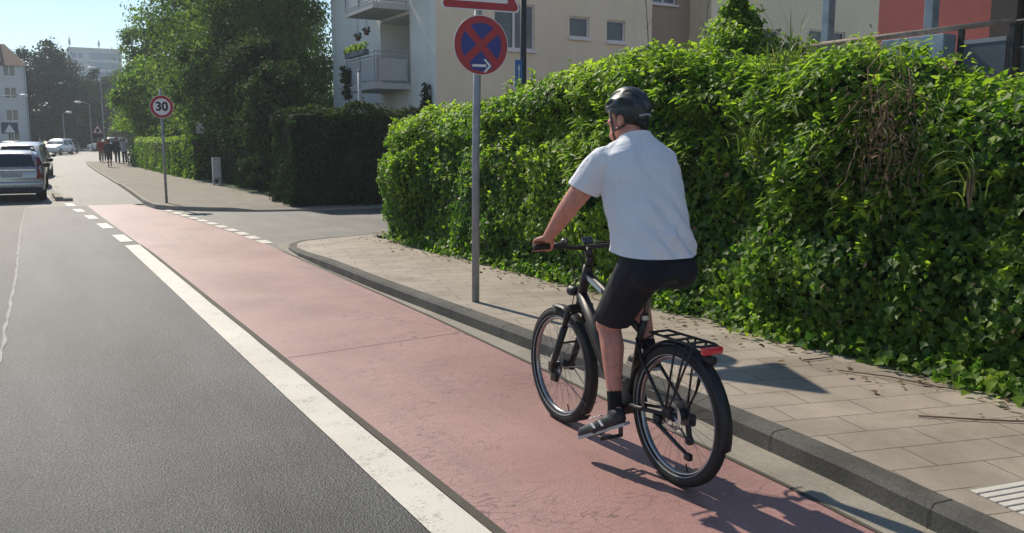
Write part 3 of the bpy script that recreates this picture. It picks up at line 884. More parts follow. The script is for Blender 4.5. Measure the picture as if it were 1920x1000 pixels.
# tall pointed shrub behind the hedge and its neighbours
def shrub(label, x, y, z0, h, rad, n, seed, mats, size=.1, tint=.6, shape='oval', nb=5, cone=None):
    t = thing('shrub', label, 'shrub', (x, y, z0))
    bm = B(); r = random.Random(seed); blobs = []
    if cone:
        for zz, rr, sh in cone:
            a = r.uniform(0, 6.28); blobs.append(((rr * .3 * math.cos(a), rr * .3 * math.sin(a), zz), (rr, rr, rr * .7 + .05), sh))
            tube(bm, [(0, 0, -.1), (rr * .2 * math.cos(a), rr * .2 * math.sin(a), zz * .6), (rr * .5 * math.cos(a), rr * .5 * math.sin(a), zz + rr * .4)], [.03, .02, .004], 6)
        nb = 0
    for k in range(nb):
        q = k / (nb - 1); a = r.uniform(0, 6.28); o = rad * .35 * (1 - q)
        blobs.append(((math.cos(a) * o, math.sin(a) * o, h * (.12 + .8 * q)), (rad * (1 - .72 * q), rad * (1 - .72 * q), h * .17), 1.1 - .7 * q))
        tube(bm, [(0, 0, -.1), (math.cos(a) * o * .5, math.sin(a) * o * .5, h * (.1 + .4 * q)), (math.cos(a) * o, math.sin(a) * o, h * (.2 + .78 * q))], [.03, .02, .005], 6)
    obj('stems', bm, m_bark, t, True)
    crown('crown', blobs, n, size, mats, t, tint, shape, sub=34 if cone else None, seed=seed, spread=.26 if cone else .34, up=.7)
    return t
shrub('bright green pointed shrub rising above the hedge in front of the brown wall', 8.0, 8.35, .1, 3.4, 1.0, 9000, 31, leaf_shrub, .075, .55, cone=((1.2, .55, .6), (1.9, .6, .8), (2.45, .58, 1), (2.72, .48, 1), (2.95, .36, .8), (3.14, .25, .5), (3.28, .16, .3), (3.38, .08, .15)))
shrub('low dark leafy shrub beside the pointed shrub below the cellar windows', 8.3, 7.75, .1, 2.7, .5, 3000, 33, leaf_tree, .08, .55, cone=((1.3, .4, .5), (2.0, .42, .8), (2.4, .38, 1), (2.62, .28, .7)))
shrub('bushy pale green shrub cresting the hedge under the left end of the handrail', 7.0, 5.75, .1, 2.5, .55, 4200, 35, leaf_shrub, .085, .72, 'lance')
shrub('leafy sapling growing from the hedge top left of the dark blue sign pole', 7.0, 9.3, .1, 2.55, .5, 3000, 37, leaf_shrub, .085, .6)

# bare stems against the wall
for i, (bx, by, hh, lx, lab) in enumerate(((9.4, 11.6, 4.9, -.35, 'thin bare stem leaning against the cream wall beside the small windows'), (9.9, 11.2, 4.4, .25, 'slender bare twig standing left of the brown wall'))):
    t = thing('bare_stem', lab, 'stem', (bx, by, .1))
    bm = B(); tube(bm, [(0, 0, 0), (lx * .4, 0, hh * .5), (lx, .05, hh)], [.014, .010, .004], 5)
    for k in range(5):
        z = hh * (.55 + .08 * k); tube(bm, [(lx * (z / hh), .03, z), (lx * .6 + (-1) ** k * .12, .04, z + .2)], [.005, .002], 4)
    obj('stalk', bm, m_bark, t, True)

# litter on the slabs
n = 260; r2 = np.random.default_rng(9)
yq = r2.uniform(2.0, 14.0, n); xq = 5.27 - np.abs(r2.normal(0, .22, n)) - .02
P = np.stack([xq, yq, np.full(n, .134)], 1)
Nn = r2.normal(0, .25, P.shape) + np.array([0, 0, 1])
me = leaf_mesh('leaf_litter', P, Nn, r2.normal(0, 1, P.shape), r2.uniform(.02, .065, n), r2.uniform(0, 1, n), 'oval')
props(link('leaf_litter', me, None, leaf_dry), 'scatter of small dry leaves along the foot of the hedge', 'leaf litter', kind='stuff')
for i, (pts, lab) in enumerate((
        ([(4.48, 3.07, .126), (4.69, 2.87, .128), (4.86, 2.74, .126), (5.13, 2.57, .126)], 'thin dark twig lying across the slabs near the right edge'),
        ([(4.9, 4.0, .13), (5.05, 3.7, .135), (5.12, 3.4, .13), (5.22, 3.2, .13)], 'pale broken twig among fallen leaves at the hedge foot'),
        ([(4.92, 4.33, .126), (5.05, 4.3, .127), (5.2, 4.3, .126)], 'short brown twig on the slabs behind the rear wheel'),
        ([(5.06, 7.2, .127), (5.01, 6.8, .13), (5.06, 6.4, .128)], 'long fallen stem along the hedge foot behind the saddle'))):
    bm = B(); tube(bm, pts, [.006] + [.0055] * (len(pts) - 2) + [.003], 5)
    o = obj('fallen_twig', bm, m_drystem, None, True); props(o, lab, 'twig', 'twigs fallen on the pavement')

# ---- clipped hedges across the side street
def hedge_block(label, x0, x1, y0, y1, h, n, size, mats, seed, tint=.4, wob=.18, group=None, cat='hedge', name='clipped_hedge'):
    cx, cy = (x0 + x1) / 2, (y0 + y1) / 2; z0 = gz(cy)
    t = thing(name, label, cat, (cx, cy, z0), 0, group)
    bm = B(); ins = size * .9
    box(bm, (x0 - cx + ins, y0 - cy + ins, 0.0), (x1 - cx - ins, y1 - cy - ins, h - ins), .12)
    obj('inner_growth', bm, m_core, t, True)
    r = np.random.default_rng(seed)
    fx, fy = x1 - x0, y1 - y0
    w = np.array([fy * h, fy * h, fx * h, fx * h, fx * fy * 1.3]); k = r.choice(5, n, p=w / w.sum())
    u, v = r.random(n), r.random(n)
    P = np.zeros((n, 3)); N = np.zeros((n, 3))
    for f, (px, py, pz, nn) in enumerate((
            (np.full(n, x0), y0 + u * fy, v * h, (-1, 0, .2)), (np.full(n, x1), y0 + u * fy, v * h, (1, 0, .2)),
            (x0 + u * fx, np.full(n, y0), v * h, (0, -1, .2)), (x0 + u * fx, np.full(n, y1), v * h, (0, 1, .2)),
            (x0 + u * fx, y0 + v * fy, np.full(n, h), (0, 0, 1)))):
        s = k == f; P[s] = np.stack([px, py, pz], 1)[s]; N[s] = nn
    N = N / np.linalg.norm(N, axis=1, keepdims=True)
    b = wob * (vnoise(P, .35, seed) * .6 + vnoise(P, 1.1, seed + 1) * .35)
    # rounded top edge
    e = np.clip((P[:, 2] - (h - .35)) / .35, 0, 1); P[:, 2] -= .0
    side = k < 4
    P = P + N * (b - np.where(side, e ** 2 * .22, 0) - r.random(n) ** 2 * .14)[:, None]
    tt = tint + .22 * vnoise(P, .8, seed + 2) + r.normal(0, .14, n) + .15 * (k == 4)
    N = N + r.normal(0, .45, N.shape)
    P = P + r.normal(0, .03, P.shape)
    me = leaf_mesh('foliage', P - np.array((cx, cy, 0)), N, r.normal(0, .5, P.shape) + np.array([0, 0, -.7]), size * r.uniform(.7, 1.3, n), tt, 'oval')
    link('foliage', me, t, mats)
    return t
hedge_block('tall dark square clipped hedge on the far corner of the side street', 6.25, 11.5, 22.6, 24.6, 2.55, 24000, .095, leaf_dark, 41, .42, .36)
hedge_block('dark ragged hedge behind the small white cabinet across the side street', 7.2, 10.3, 27.8, 36.5, 2.35, 20000, .115, leaf_dark, 43, .45, .4)
hedge_block('low bright green hedge behind the speed limit sign by the far pavement', 6.5, 8.4, 39.2, 62, 1.85, 20000, .11, leaf_shrub, 45, .45, .2)
# climber over the balcony foot
shrub('ivy clump climbing the pale wall corner below the balcony', 11.5, 25.8, 2.0, 1.5, .28, 900, 47, leaf_dark, .12, .6)

# trees of the big green mass
TG = 'broad trees behind the hedge across the side street'
tree('broadleaf_tree', 'tall tree at the left end of the green mass nearest the sky', 9.5, 66, 10.4, 2.9, 1.4, leaf_tree, 51, 9000, .34, TG, .62)
tree('broadleaf_tree', 'sunlit bright green low tree overhanging the bright clipped hedge', 7.3, 59, 6.6, 2.2, 1.4, leaf_shrub, 52, 6000, .30, TG, .42)
tree('broadleaf_tree', 'very tall tree directly above the round speed limit sign', 10.2, 53, 14.5, 3.4, 1.0, leaf_tree, 53, 14000, .33, TG, .5, .26, nb=8)
tree('broadleaf_tree', 'towering tree with pale yellowish crown in the middle of the green mass', 10.0, 44, 16.0, 3.7, .9, leaf_tree, 54, 16000, .28, TG, .6, .28, nb=9)
tree('broadleaf_tree', 'tall willowy tree next to the cream apartment house', 9.9, 36.5, 14.0, 3.2, 1.0, leaf_tree, 55, 16000, .24, TG, .56, .25, nb=8)
tree('broadleaf_tree', 'slim tree touching the left edge of the cream apartment house', 10.3, 33.2, 12.0, 1.7, 1.6, leaf_tree, 56, 9000, .22, TG, .5, .18, nb=8)
tree('broadleaf_tree', 'dark bushy tree leaning over the grass behind the dark square hedge', 7.5, 26.6, 4.3, 1.35, .4, leaf_dark, 81, 6000, .2, TG, .5, .15)
tree('broadleaf_tree', 'dark leafy tree overhanging the ragged hedge near the white cabinet', 7.9, 30.5, 5.6, 2.0, .5, leaf_dark, 82, 9000, .2, TG, .55, .15)
tree('broadleaf_tree', 'dark tree rising behind the white cabinet and ragged hedge', 7.9, 36.5, 6.2, 2.3, .7, leaf_tree, 57, 9000, .25, TG, .42, .2)
tree('broadleaf_tree', 'second row tree filling the gap behind the towering pale tree', 13.5, 52, 17.0, 4.4, 2.0, leaf_tree, 58, 12000, .36, TG, .45, .3, nb=8)
FG = 'dark trees closing the end of the street'
tree('street_tree', 'round dark tree beside the white house at the end of the street', 4.2, 118, 13.2 - gz(118) + .9, 4.6, .6, leaf_far, 61, 9000, .55, FG, .5, .3, wide=1.15)
tree('street_tree', 'dark tree below the left end of the high rise block', 9.4, 126, 10.2, 3.8, .6, leaf_far, 62, 7000, .55, FG, .55, .3)
tree('street_tree', 'dusky tree straight below the high rise block behind the street lamp', 14.0, 132, 11.0, 4.6, .6, leaf_far, 63, 8000, .55, FG, .75, .3)
tree('street_tree', 'grey green tree right of the tall street lamp', 13.2, 108, 8.6, 3.8, .6, leaf_tree, 64, 8000, .5, FG, .45, .3)
tree('street_tree', 'small dark tree behind the group of pedestrians', 15.2, 102, 6.5, 3.6, .3, leaf_far, 65, 6000, .45, FG, .5, .25)
tree('street_tree', 'dark low tree behind the white cars at the bend', 8.2, 131, 7.0, 4.2, .2, leaf_far, 66, 6000, .5, FG, .45, .25)
tree('street_tree', 'dark tree half hidden behind the white house', -2.6, 126, 8.0, 4.4, .3, leaf_far, 67, 5000, .5, FG, .5, .25)
tree('street_tree', 'dark shrubby tree right behind the pedestrian crossing at the bend', 20.5, 118, 9.5, 5.0, .3, leaf_far, 68, 7000, .5, FG, .6, .25)
bm = B()
P = []; r2 = np.random.default_rng(77); n = 9000
P = np.stack([r2.uniform(-40, 60, n), 152 + r2.normal(0, 1.6, n), np.abs(r2.normal(0, 1, n)) * 2.6], 1)
P[:, 2] += gz(152) + vnoise(P * np.array([1, 0, 0]), .05, 3) * 1.0 + 1.2
me = leaf_mesh('far_wood', P, r2.normal(0, .6, P.shape) + np.array([0, -1, .4]), r2.normal(0, 1, P.shape), r2.uniform(.5, 1.1, n), r2.uniform(.1, .9, n), 'oval')
props(link('far_wood', me, None, leaf_far), 'dark band of distant wood closing the horizon behind the street', 'wood', kind='stuff')
bm.free()

# ------------------------------------------------------------------ buildings
def window_y(parent, x0, x1, z0, z1, y, off, glass=m_winglass, mull=True, sill=True, name='window', curtain=False):
    """window in a wall facing -y, as a part with sub-parts; recess is framed by a reveal"""
    bm = B(); w = .055
    for a, b in (((x0, z0), (x1, z0 + w)), ((x0, z1 - w), (x1, z1)), ((x0, z0 + w), (x0 + w, z1 - w)), ((x1 - w, z0 + w), (x1, z1 - w))):
        box(bm, (a[0], y - .012, a[1]), (b[0], y + .07, b[1]))
    if mull and x1 - x0 > 1.0:
        xm = (x0 + x1) / 2; box(bm, (xm - .04, y - .008, z0 + w), (xm + .04, y + .07, z1 - w))
    o = obj(name, bm, m_frame, parent, False, off)
    bm = B(); box(bm, (x0 + w, y + .028, z0 + w), (x1 - w, y + .04, z1 - w)); obj('pane', bm, glass, o, False, off)
    if sill:
        bm = B(); box(bm, (x0 - .06, y - .20, z0 - .09), (x1 + .06, y + .05, z0 - .012), .01); obj('sill', bm, m_frame, o, False, off)
    return o

def wall_with_holes(bm, xa, xb, za, zb, y, holes, reveal=.14, mi=0):
    """vertical wall sheet facing -y with rectangular openings and reveals (holes: x0,x1,z0,z1)"""
    xs = sorted({xa, xb, *[h[0] for h in holes], *[h[1] for h in holes]}); zs = sorted({za, zb, *[h[2] for h in holes], *[h[3] for h in holes]})
    for i in range(len(xs) - 1):
        for j in range(len(zs) - 1):
            cx, cz = (xs[i] + xs[i + 1]) / 2, (zs[j] + zs[j + 1]) / 2
            if any(h[0] < cx < h[1] and h[2] < cz < h[3] for h in holes): continue
            sheet(bm, [(xs[i], y, zs[j]), (xs[i + 1], y, zs[j]), (xs[i + 1], y, zs[j + 1]), (xs[i], y, zs[j + 1])], mi)
    for h in holes:
        x0, x1, z0, z1 = h; y2 = y + reveal
        sheet(bm, [(x0, y, z0), (x1, y, z0), (x1, y2, z0), (x0, y2, z0)], mi); sheet(bm, [(x0, y, z1), (x0, y2, z1), (x1, y2, z1), (x1, y, z1)], mi)
        sheet(bm, [(x0, y, z0), (x0, y2, z0), (x0, y2, z1), (x0, y, z1)], mi); sheet(bm, [(x1, y, z0), (x1, y, z1), (x1, y2, z1), (x1, y2, z0)], mi)

YB, XB = 25.35, 11.66; TOP = 15.5
off = (XB, YB, 0)
apt = thing('apartment_house', 'cream rendered apartment house with grey balconies behind the hedge', 'building', off)
holes = [(13.75, 15.28, 4.79, 6.25), (16.66, 17.48, 5.31, 6.01), (18.22, 19.02, 5.26, 5.99), (13.75, 15.28, 7.5, 8.95), (16.66, 17.48, 8.0, 8.7), (18.22, 19.02, 8.0, 8.7)]
bm = B(); wall_with_holes(bm, XB, 20.2, 0, TOP, YB, holes, .16)
obj('end_wall', bm, m_cream, apt, False, off)
for h in holes:
    wo = window_y(apt, h[0], h[1], h[2], h[3], YB + .09, off, m_winglass, sill=False)
    bm = B(); box(bm, (h[0] - .05, YB - .10, h[2] - .10), (h[1] + .05, YB + .088, h[2] - .004), .008); obj('sill', bm, m_frame, wo, False, off)
# brown recessed bay
holes2 = [(21.1, 22.3, 6.95, 8.2), (21.1, 22.3, 9.7, 11.0)]
bm = B(); wall_with_holes(bm, 20.2, 23.0, 0, TOP, YB + 1.2, holes2, .14)
obj('brown_bay', bm, m_brownw, apt, False, off)
bm = B(); sheet(bm, [(20.2, YB, 0), (20.2, YB + 1.2, 0), (20.2, YB + 1.2, TOP), (20.2, YB, TOP)]); sheet(bm, [(23.0, YB, 0), (23.0, YB + 1.2, 0), (23.0, YB + 1.2, TOP), (23.0, YB, TOP)]); obj('bay_returns', bm, m_cream, apt, False, off)
for h in holes2: window_y(apt, h[0], h[1], h[2], h[3], YB + 1.28, off, mat('sky_glass', (.12, .15, .18), .1))
holes3 = [(25.6, 26.6, 5.3, 6.15), (28.25, 30.4, 5.2, 6.3), (32.6, 33.6, 5.2, 6.3)]
bm = B(); wall_with_holes(bm, 23.0, 48, 0, TOP, YB, holes3, .14); obj('right_wall', bm, m_cream, apt, False, off)
for h in holes3: window_y(apt, h[0], h[1], h[2], h[3], YB + .09, off, sill=False)
# side wall facing the street with the loggia
BY0, BY1 = 27.4, 30.1; YE = 35.6
bm = B()
def wx(y0, y1, z0, z1): sheet(bm, [(XB, y0, z0), (XB, y1, z0), (XB, y1, z1), (XB, y0, z1)])
wx(YB, BY0, 0, TOP); wx(BY1, YE, 0, TOP)
for z0, z1 in ((0, 3.5), (5.98, 6.25), (8.75, 9.05), (11.5, TOP)): wx(BY0, BY1, z0, z1)
sheet(bm, [(XB, YE, 0), (48, YE, 0), (48, YE, TOP), (XB, YE, TOP)]); sheet(bm, [(XB, YB, TOP), (48, YB, TOP), (48, YE, TOP), (XB, YE, TOP)])
for z0, z1 in ((3.5, 5.98), (6.25, 8.75), (9.05, 11.5)):        # loggia recess
    for y in (BY0, BY1): sheet(bm, [(XB, y, z0), (XB + 1.3, y, z0), (XB + 1.3, y, z1), (XB, y, z1)])
    sheet(bm, [(XB + 1.3, BY0, z0), (XB + 1.3, BY1, z0), (XB + 1.3, BY1, z1), (XB + 1.3, BY0, z1)])
    sheet(bm, [(XB, BY0, z0), (XB, BY1, z0), (XB + 1.3, BY1, z0), (XB + 1.3, BY0, z0)]); sheet(bm, [(XB, BY0, z1), (XB, BY1, z1), (XB + 1.3, BY1, z1), (XB + 1.3, BY0, z1)])
obj('side_wall', bm, m_pale, apt, False, off)
bm = B(); box(bm, (XB + 1.24, BY0 + .1, 3.72), (XB + 1.29, BY1 - .15, 5.85))
obj('balcony_door', bm, m_winglass, apt, False, off)
X0 = 10.38
def balcony(z, full=True):
    bm = B(); box(bm, (X0, BY0 - .02, z), (XB + .01, BY1, z + .20), .015)
    b = obj('balcony', bm, m_slabw, apt, False, off)
    bm = B()
    box(bm, (X0 + .02, BY0 + .02, z + .30), (X0 + .05, BY1 - .02, z + 1.0)); box(bm, (X0 + .10, BY0 + .02, z + .30), (XB - .14, BY0 + .05, z + 1.0))
    obj('parapet_panel', bm, m_bpanel, b, False, off)
    bm = B()
    for (p, q) in (((X0, BY0), (X0, BY1)), ((X0, BY0), (XB, BY0))):
        for zz in (z + 1.22, z + 1.06): tube(bm, [(p[0], p[1], zz), (q[0], q[1], zz)], .022, 8)
        tube(bm, [(p[0], p[1], z + .27), (q[0], q[1], z + .27)], .018, 8)
    for (x, y) in ((X0, BY0), (X0, (BY0 + BY1) / 2), (X0, BY1), (XB - .12, BY0), (X0 + .12, BY0 + 0)): tube(bm, [(x, y, z + .18), (x, y, z + 1.22)], .02, 8)
    obj('railing', bm, m_lamp, b, False, off)
    return b
balcony(3.50); balcony(6.08); balcony(8.9)
for i in range(5):                                            # door bars and pale curtain strips behind the glass
    bm = B(); y = BY0 + .12 + i * .6; box(bm, (XB + 1.215, y, 3.72), (XB + 1.236, y + .07, 5.85)); obj('door_bar', bm, m_frame if i in (0, 4) else m_brown, apt, False, off)
# plants on the first balcony
t = thing('window_box', 'planter box with yellow green and pink flowers on the balcony rail', 'planter', (X0 - .08, 28.9, 4.66))
bm = B(); box(bm, (-.10, -1.0, -.02), (.10, .9, .16), .01); obj('trough', bm, m_gpanel, t)
crown('plants', [((0, q, .26), (.13, .25, .15), 1) for q in (-.7, -.2, .3, .7)], 900, .07, leaf_shrub, t, .7, seed=71)
crown('flowers', [((-.03, q, .34), (.1, .2, .1), 1) for q in (-.1,)], 160, .05, leaf_dry, t, .8, seed=72)
for (y, z, lab) in ((29.3, 5.35, 'dark hanging flower pot nearest the street corner of the balcony'), (28.45, 5.45, 'dark hanging flower pot closest to the balcony door')):
    t = thing('hanging_pot', lab, 'hanging pot', (X0 + .15, y, z), 0, 'pots hanging over the balcony')
    bm = B(); lathe(bm, [(.001, -.12), (.07, -.12), (.11, .04), (.10, .05), (.001, .03)], (0, 0, 0), 'z', 16); obj('pot', bm, m_terracotta, t, True)
    bm = B()
    for a in (0, 2.1, 4.2): tube(bm, [(.1 * math.cos(a), .1 * math.sin(a), .04), (0, 0, .42)], .004, 4)
    tube(bm, [(0, 0, .42), (0, 0, 6.08 - z)], .004, 4); obj('hanger', bm, m_blackm, t)
    crown('plant', [((0, 0, .08), (.12, .12, .09), 1)], 160, .06, leaf_dark, t, .5, seed=73)
t = thing('trailing_plant', 'dark trailing plant hanging over the far end of the balcony parapet', 'plant', (10.33, 29.95, 3.5))
crown('foliage', [((0, 0, .15), (.14, .22, .35), 1), ((0, 0, .65), (.18, .25, .35), 1.2)], 1400, .09, leaf_dark, t, .5, seed=74)

# red terrace house on the right
off = (12.36, 3, 0)
red = thing('red_house', 'red rendered house with a raised terrace at the right edge', 'building', off)
bm = B(); box(bm, (12.36, 7.76, 0), (21, 9.66, 9)); obj('red_wall', bm, m_redw, red, False, off)
bm = B(); box(bm, (12.32, 7.36, 1.9), (12.66, 7.74, 9)); obj('door_jamb', bm, m_brown, red, False, off)
bm = B(); box(bm, (12.46, -4, 1.9), (12.66, 7.34, 9)); obj('glazed_front', bm, m_teal, red, False, off)
bm = B()
for y in (7.0, 5.6, 4.2): box(bm, (12.40, y, 1.9), (12.458, y + .07, 9))
obj('glazing_bars', bm, m_lamp, red, False, off)
bm = B(); box(bm, (9.6, -4, 1.45), (12.36, 9.6, 1.85), .02); obj('terrace_slab', bm, m_slabw, red, False, off)
bm = B(); box(bm, (9.9, -4, 0), (10.1, 9.5, 1.448)); obj('terrace_wall', bm, m_cream, red, False, off)
for y in (9.33, 7.61, 3.0):
    bm = B(); box(bm, (10.73, y - .065, 1.852), (10.87, y + .065, 9), .01); obj('post', bm, m_bluemetal, red, False, off)
XR = 9.7
bm = B()
tube(bm, [(XR, 9.5, 3.05), (XR, 5.82, 3.05)], .034, 10); obj('handrail', bm, m_wood, red, True, off)
bm = B()
for y in (9.3, 6.43, 5.82): box(bm, (XR - .025, y - .03, 1.852), (XR + .025, y + .03, 3.02), .004)
tube(bm, [(XR, 5.78, 3.04), (XR, -3, 3.04)], .022, 8); tube(bm, [(XR, 5.78, 2.75), (XR, -3, 2.75)], .018, 8); tube(bm, [(XR, 5.78, 2.45), (XR, -3, 2.45)], .018, 8)
obj('rail_posts', bm, m_darkpost, red, False, off)
bm = B(); box(bm, (XR - .03, 5.87, 1.9), (XR, 6.37, 2.84)); obj('grey_panel', bm, m_gpanel, red, False, off)
bm = B(); box(bm, (XR - .035, 5.87, 2.842), (XR + .005, 6.37, 2.89)); obj('panel_cap', bm, m_lamp, red, False, off)
t = thing('planter', 'weathered zinc planter trough hung on the terrace rail', 'planter', (XR - .12, 6.90, 2.70))
bm = B(); box(bm, (-.14, -.42, 0), (.10, .42, .27), .008); obj('trough', bm, m_zinc, t)
bm = B(); box(bm, (-.10, -.36, -.05), (.08, .36, -.02)); obj('bearer', bm, m_wood, t)

# white house at the end of the street
off = (-10, 118, gz(118))
hs = thing('white_house', 'pale four storey house with brown hipped roof at the end of the street', 'building', off)
z0 = gz(118)
holes = []
for f in range(4):
    for x in (-.75, -3.6, -6.6):
        holes.append((x, x + 1.25, z0 + .95 + f * 2.55, z0 + 2.25 + f * 2.55))
bm = B(); wall_with_holes(bm, -12, 1.55, z0 - .2, 10.7, 118, holes, .15)
sheet(bm, [(1.55, 118, z0 - .2), (1.55, 129, z0 - .2), (1.55, 129, 10.7), (1.55, 118, 10.7)]); obj('wall', bm, m_greyw, hs, False, off)
for i, h in enumerate(holes): window_y(hs, h[0], h[1], h[2], h[3], 118.08, off, m_winglass)
bm = B(); sheet(bm, [(-12.3, 117.7, 10.7), (1.85, 117.7, 10.7), (-.4, 122, 13.5), (-12.3, 122, 13.5)]); sheet(bm, [(1.85, 117.7, 10.7), (1.85, 129.3, 10.7), (-.4, 125, 13.5), (-.4, 122, 13.5)]); sheet(bm, [(-12.3, 117.7, 10.68), (-12.3, 129.3, 10.68), (1.85, 129.3, 10.68), (1.85, 117.7, 10.68)])
sheet(bm, [(-12.3, 129.3, 10.7), (1.85, 129.3, 10.7), (-.4, 125, 13.5), (-12.3, 125, 13.5)]); sheet(bm, [(-12.3, 122, 13.5), (-.4, 122, 13.5), (-.4, 125, 13.5), (-12.3, 125, 13.5)])
rf = obj('roof', bm, m_roof, hs, False, off)
bm = B(); box(bm, (-2.4, 118.4, 11.1), (-.9, 121, 12.9)); d = obj('dormer', bm, m_greyw, rf, False, off)
bm = B(); box(bm, (-2.15, 118.36, 11.4), (-1.15, 118.398, 12.5)); obj('pane', bm, m_winglass, d, False, off)
bm = B(); box(bm, (-2.55, 118.2, 12.902), (-.75, 121.2, 13.05)); obj('dormer_roof', bm, m_roof, d, False, off)
bm = B(); tube(bm, [(1.42, 117.93, z0), (1.42, 117.93, 10.6)], .06, 8); obj('downpipe', bm, m_lamp, hs, False, off)

# distant high rise
off = (22, 305, 0)
hr = thing('high_rise', 'distant blue grey high rise block above the dark street trees', 'building', off)
bm = B(); box(bm, (16.2, 305, 0), (31, 317, 30.6)); obj('wall', bm, m_highrise, hr, False, off)
bm = B(); box(bm, (15.9, 304.7, 30.604), (31.3, 317.3, 31.3)); obj('roof', bm, m_bpanel, hr, False, off)
for z in (27.6, 24.7, 21.8, 18.9):
    bm = B(); box(bm, (21.8, 304.9, z + .2), (30.6, 304.99, z + 2.3)); obj('glazed_band', bm, m_highdark, hr, False, off)
    for x in (16.8, 18.6):
        bm = B(); box(bm, (x, 304.93, z + .5), (x + 1.35, 304.99, z + 2.0)); obj('window', bm, m_highdark, hr, False, off)
    bm = B(); box(bm, (16.5, 304.9, z - .55), (30.6, 304.985, z + .1)); obj('spandrel', bm, m_highrise, hr, False, off)
for x, h in ((16.7, 3.6), (25.0, 3.2)):
    bm = B(); tube(bm, [(x, 309, 31.25), (x, 309, 31.3 + h)], .12, 6); box(bm, (x - .3, 308.9, 31.3 + h * .3), (x + .3, 309.1, 31.3 + h * .75)); obj('antenna', bm, m_plasticgrey, hr, False, off)
# fence and low hedge line in front of the far house
t = thing('garden_fence', 'dark low garden fence in front of the pale house', 'fence', (-6, 113, gz(113)))
bm = B()
for k in range(40): box(bm, (-6 + k * .33, -.02, 0), (-5.75 + k * .33, .02, 1.15))
obj('pickets', bm, m_darkpost, t)
bm = B()
for z in (.3, .9): box(bm, (-6.1, .022, z), (7.4, .06, z + .08))
obj('rails', bm, m_darkpost, t)

# ------------------------------------------------------------------ street furniture
def disc(bm, c, r0, r1, y0, y1, seg=56, mi=0):
    """annulus (r0 inner) facing -y between planes y0 (front) and y1"""
    c = Vector(c)
    prof = [(max(r0, .0005), y0), (r1, y0), (r1, y1), (max(r0, .0005), y1)]
    lathe(bm, prof, c, 'y', seg, mi)

def clamp_bm(z):
    bm = B(); lathe(bm, [(.038, z - .02), (.046, z - .02), (.046, z + .02), (.038, z + .02)], (0, 0, 0), 'z', 20); box(bm, (-.03, -.062, z - .018), (.03, -.04, z + .018)); return bm

PX, PY, PZ = 3.93, 7.66, .118
pole = thing('no_stopping_sign', 'round blue and red no stopping sign under a red triangle on a grey pole', 'traffic sign', (PX, PY, PZ), R(-5))
bm = B(); tube(bm, [(0, 0, -.1), (.012, 0, 1.5), (.062, 0, 3.48)], .038, 20); p_ = obj('pole', bm, m_galv, pole, True)
bm = B(); tube(bm, [(.0625, 0, 3.481), (.0626, 0, 3.505)], [.041, .036], 20); obj('pole_cap', bm, m_blackm, p_, True)
ZC = 2.525; XO = .048
for z in (2.38, 2.68, 2.92):
    b = clamp_bm(z); bmesh.ops.translate(b, verts=b.verts[:], vec=(.012 + .058 * (z - 1.5) / 2.35, 0, 0)); obj('clamp', b, m_dsteel, pole, True)
bm = B(); disc(bm, (XO, 0, ZC), 0, .283, -.064, -.060); sgn = obj('round_sign', bm, m_plasticgrey, pole)
bm = B(); disc(bm, (XO, 0, ZC), .277, .283, -.0665, -.0645); obj('pale_edge', bm, m_signwhite, sgn)
bm = B(); disc(bm, (XO, 0, ZC), 0, .2765, -.0660, -.0645); obj('blue_face', bm, m_blue, sgn)
bm = B(); disc(bm, (XO, 0, ZC), .210, .2762, -.0685, -.0662); obj('red_ring', bm, m_red, sgn)
bm = B()
for s in (1, -1): box(bm, (XO - .215, -.0680 - .0002 * s, ZC - .036), (XO + .215, -.0662, ZC + .036), 0, Matrix.Rotation(R(45 * s + 3), 3, 'Y'))
obj('red_cross', bm, m_red, sgn)
bm = B()
def flat(bm, pts, y0, y1): prism(bm, [(x, y0, z) for x, z in pts], (0, y1 - y0, 0))
ax, az = XO, ZC - .193
flat(bm, [(ax - .095, az - .012), (ax + .05, az - .012), (ax + .05, az + .012), (ax - .095, az + .012)], -.0698, -.0687)
flat(bm, [(ax + .075, az), (ax + .02, az + .062), (ax + .046, az + .062), (ax + .105, az)], -.0702, -.0687)
flat(bm, [(ax + .105, az - .0005), (ax + .046, az - .0625), (ax + .02, az - .0625), (ax + .075, az - .0005)], -.0702, -.0687)
obj('white_arrow', bm, m_signwhite, sgn)
# arrow sits on a blue field
bm = B(); flat(bm, [(ax - .118, az - .02), (ax - .085, az + .045), (ax - .03, az + .085), (ax + .03, az + .085), (ax + .085, az + .045), (ax + .118, az - .02), (ax + .07, az - .045), (ax, az - .055), (ax - .07, az - .045)], -.0686, -.0683); obj('blue_field', bm, m_blue, sgn)

def tri(cx, zb, side, r):
    """rounded triangle outline pointing up, zb = bottom edge"""
    h = side * math.sqrt(3) / 2
    V = [(cx - side / 2, zb), (cx + side / 2, zb), (cx, zb + h)]; out = []
    for i in range(3):
        p = Vector(V[i]); a = (Vector(V[i - 1]) - p).normalized(); b = (Vector(V[(i + 1) % 3]) - p).normalized()
        bis = (a + b).normalized(); c = p + bis * (2 * r); s0 = p + a * (r * math.sqrt(3)); s1 = p + b * (r * math.sqrt(3))
        for k in range(7):
            q = (s0.lerp(s1, k / 6) - c).normalized(); out.append(tuple(c + q * r))
    return out
XT = .05; ZB = 2.85
bm = B(); flat(bm, tri(XT, ZB, .87, .04), -.064, -.060); tr = obj('triangle_sign', bm, m_signwhite, pole)
bm = B(); flat(bm, tri(XT, ZB + .012, .83, .035), -.0665, -.0642); obj('red_border', bm, m_red, tr)
bm = B(); flat(bm, tri(XT, ZB + .080, .59, .02), -.0685, -.0667); obj('white_face', bm, m_signwhite, tr)

